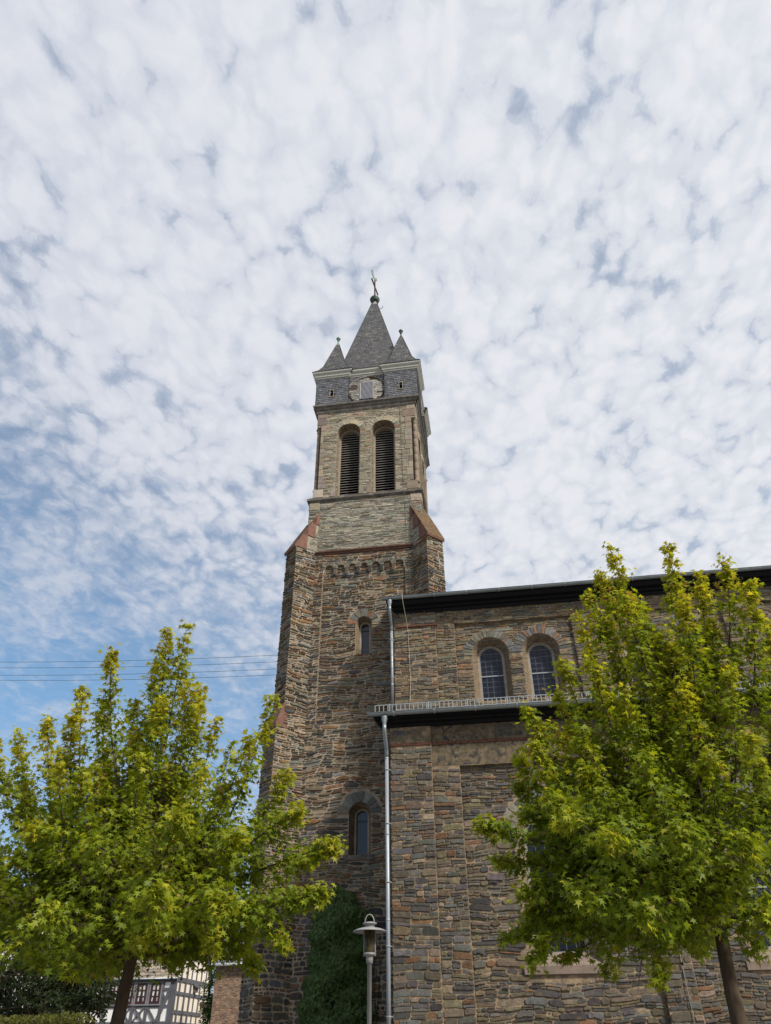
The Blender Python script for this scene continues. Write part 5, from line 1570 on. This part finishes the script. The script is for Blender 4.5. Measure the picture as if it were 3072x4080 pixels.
def far_house():
    x0, x1, y0, y1 = -52.0, -36.5, 60.0, 69.0; ze, rg = 9.4, 13.2
    root = thing('white_house', 'white gabled house with brown tiled roof half hidden behind the left tree', 'house', ((x0 + x1) / 2, y0, 0))
    k = MB(); f = FRONT(y0); e = EAST(x1)
    panel(k, f, rect(x0, x1, 0, ze), (), 0); panel(k, e, [(y0, 0), (y1, 0), (y1, ze), ((y0 + y1) / 2, rg), (y0, ze)], (), 0); panel(k, WEST(x0), [(-y1, 0), (-y0, 0), (-y0, ze), (-(y0 + y1) / 2, rg), (-y1, ze)], (), 0)
    k.build('wall', M['white_wall'], root)
    k = MB(); yr = (y0 + y1) / 2
    a = math.atan2(rg - ze, yr - y0); L = math.hypot(rg - ze, yr - y0) + .6
    fs = frame((0, y0 - .5 * math.cos(a), ze - .5 * math.sin(a)), (1, 0, 0), (0, math.cos(a), math.sin(a)), (0, -math.sin(a), math.cos(a)))
    panel(k, fs, rect(x0 - .3, x1 + .3, 0, L), (), 1)
    slates(k, fs, lambda v: (x0 - .3, x1 + .3), 0, L, .30, .38, ((2, (.22, .17, .13)), (1, (.17, .13, .11)), (1, (.27, .22, .17))), 9, 0, .1, .03)
    k.quad((x0 - .3, yr, rg + .05), (x1 + .3, yr, rg + .05), (x1 + .3, y1 + .5, ze - .3), (x0 - .3, y1 + .5, ze - .3), 1)
    k.build('roof', [M['rooftile'], M['underlay']], root)
    for c in (-50, -47, -44, -41, -38.6):
        for z in (2.6, 6.2):
            k = MB(); o = rect(c - .55, c + .55, z, z + 1.5); i = rect(c - .45, c + .45, z + .1, z + 1.4)
            ring(k, f, o, i, .04); loft(k, f, o, 0, o, .04); k.obox(f, c - .03, c + .03, z, z + 1.5, 0, .045)
            w = k.build('window', M['cream'], root)
            k = MB(); panel(k, f, i, (), 0, .008); k.build('pane', M['glass_clear'], w)
far_house()


# ------------------------------------------------------------------ small trees, hedge and fence on the left
def shrub(name, label, cat, base, crown, n, seed, cols, size, trunks=4, leafshape=None):
    rng = np.random.default_rng(seed)
    root = thing(name, label, cat, base, {'small_tree': 'small dark trees on the left', 'vine': 'creepers by the brick outbuilding'}.get(name))
    k = MB(); b = np.array(base, float)
    c0 = np.array(crown[:3]); rad = np.array(crown[3:])
    for i in range(trunks):
        t = rng.uniform(0, 2 * PI); e = c0 + rad * np.array((math.cos(t) * .7, math.sin(t) * .7, rng.uniform(-.3, .5)))
        m = b * .5 + e * .5 + np.array((0, 0, .2))
        k.tube([b + rng.normal(size=3) * .05 * np.array((1, 1, 0)), m, e], [.06, .04, .012], 6)
        for q in range(6):
            d = rng.normal(size=3) * rad * .45; s = m + (e - m) * rng.random()
            k.tube([s, s + d * .5 + np.array((0, 0, .05)), s + d], [.02, .012, .005], 5)
    k.build('stem', M['bark'], root)
    d = rng.normal(size=(n, 3)); d /= np.linalg.norm(d, axis=1)[:, None]
    r = rng.random(n) ** .45
    lump = 1 + .22 * np.sin(d[:, 0] * 5 + d[:, 2] * 4 + seed) + .15 * np.sin(d[:, 1] * 8 - d[:, 2] * 7)
    pos = c0 + d * rad * (r * lump)[:, None]
    gap = np.sin(pos[:, 0] * 3.1 + seed) * np.sin(pos[:, 1] * 2.7) * np.sin(pos[:, 2] * 3.4) < .34
    pos = pos[gap]; d = d[gap]; n = len(pos)
    axis = d + rng.normal(size=(n, 3)) * .6 + np.array((0, 0, -.3)); nrm = d * .6 + np.array((0, 0, .8)) + rng.normal(size=(n, 3)) * .5
    col = np.array(cols) * rng.uniform(.55, 1.45, (n, 1))
    leaves_mesh('foliage', ivy_leaf() if leafshape is None else leafshape, pos, axis, nrm, size * rng.uniform(.7, 1.3, n), col, M['leaf'], root)
    return root

shrub('small_tree', 'small dark feathery tree under the left sweetgum before the white wall', 'tree', (-11.9, 22.0, 0), (-12.0, 22.0, 3.1, 1.5, 1.3, 1.0), 9000, 3, (.030, .045, .014), .075, 6)
shrub('small_tree', 'dark bushy evergreen tree standing behind the low hedge at the left edge', 'tree', (-14.6, 23.0, 0), (-14.6, 23.0, 3.2, 2.4, 1.6, 2.0), 12000, 5, (.020, .034, .014), .09, 4)
shrub('bush', 'bright green bush at the foot of the brick outbuilding', 'bush', (-13.0, 46.5, 0), (-13.0, 46.5, 2.2, 1.0, .7, 1.5), 3000, 7, (.075, .125, .022), .09, 3)
shrub('vine', 'dark leafy creeper hanging on the brick outbuilding wall', 'creeper', (-14.2, 49.7, 0), (-14.0, 49.6, 3.6, .9, .25, 1.3), 2600, 9, (.028, .045, .014), .09, 3)
shrub('vine', 'green creeper between the half timbered gable and the brick outbuilding', 'creeper', (-19.6, 55.0, 0), (-19.7, 55.0, 4.4, .75, .5, 2.4), 4200, 12, (.05, .10, .025), .10, 3)


def hedge_fence():
    a, b = np.array((-13.5, 17.6)), np.array((-8.0, 14.9))
    d = (b - a) / np.linalg.norm(b - a); L = float(np.linalg.norm(b - a))
    top = lambda u: 2.26 - .0 * u
    fr = frame((a[0], a[1], 0), (d[0], d[1], 0), (0, 0, 1), (d[1], -d[0], 0))
    root = thing('slat_fence', 'grey upright slat fence below a clipped yellow green hedge', 'fence', (a[0], a[1], 0))
    k = MB(); u = 0
    while u < L:
        k.obox(fr, u, u + .055, 0, 2.04, 0, .02); u += .095
    k.build('slats', M['lamp_grey'], root)
    k = MB()
    for z in (.4, 1.7): k.obox(fr, 0, L, z, z + .08, -.05, 0)
    u = 0
    while u < L + .1: k.obox(fr, u, u + .09, 0, 2.0, -.14, -.05); u += 1.8
    k.build('rails', M['lamp_grey'], root)
    rng = np.random.default_rng(2); n = 9000
    h = thing('hedge', 'clipped yellow green hedge rising over the grey slat fence', 'hedge', (float(a[0]), float(a[1]) + .4, 0))
    u = rng.random(n) * L; v = rng.random(n); w = rng.random(n)
    p = np.array([fr(q, 1.35 + .9 * min(1, r ** .4) + .03 * math.sin(q * 9), -.12 - .5 * s) for q, r, s in zip(u, v, w)])
    axis = rng.normal(size=(n, 3)); nrm = rng.normal(size=(n, 3)) * .6 + np.array((0, -.4, .8))
    col = np.array((.13, .135, .028)) * rng.uniform(.55, 1.4, (n, 1))
    leaves_mesh('foliage', ivy_leaf(), p, axis, nrm, rng.uniform(.035, .06, n), col, M['leaf'], h)
    k = MB(); u = .2
    while u < L:
        s = fr(u, 0, -.36); e = fr(u + .05, 1.7, -.36); k.tube([s, e], [.03, .015], 6); u += .5
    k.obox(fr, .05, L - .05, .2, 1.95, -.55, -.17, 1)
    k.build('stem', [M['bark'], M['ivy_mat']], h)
hedge_fence()

# ------------------------------------------------------------------ ground
k = MB()
k.quad((-900, -900, 0), (900, -900, 0), (900, 900, 0), (-900, 900, 0))
tag(k.build('ground', M['ground']), None, None, None, 'structure')
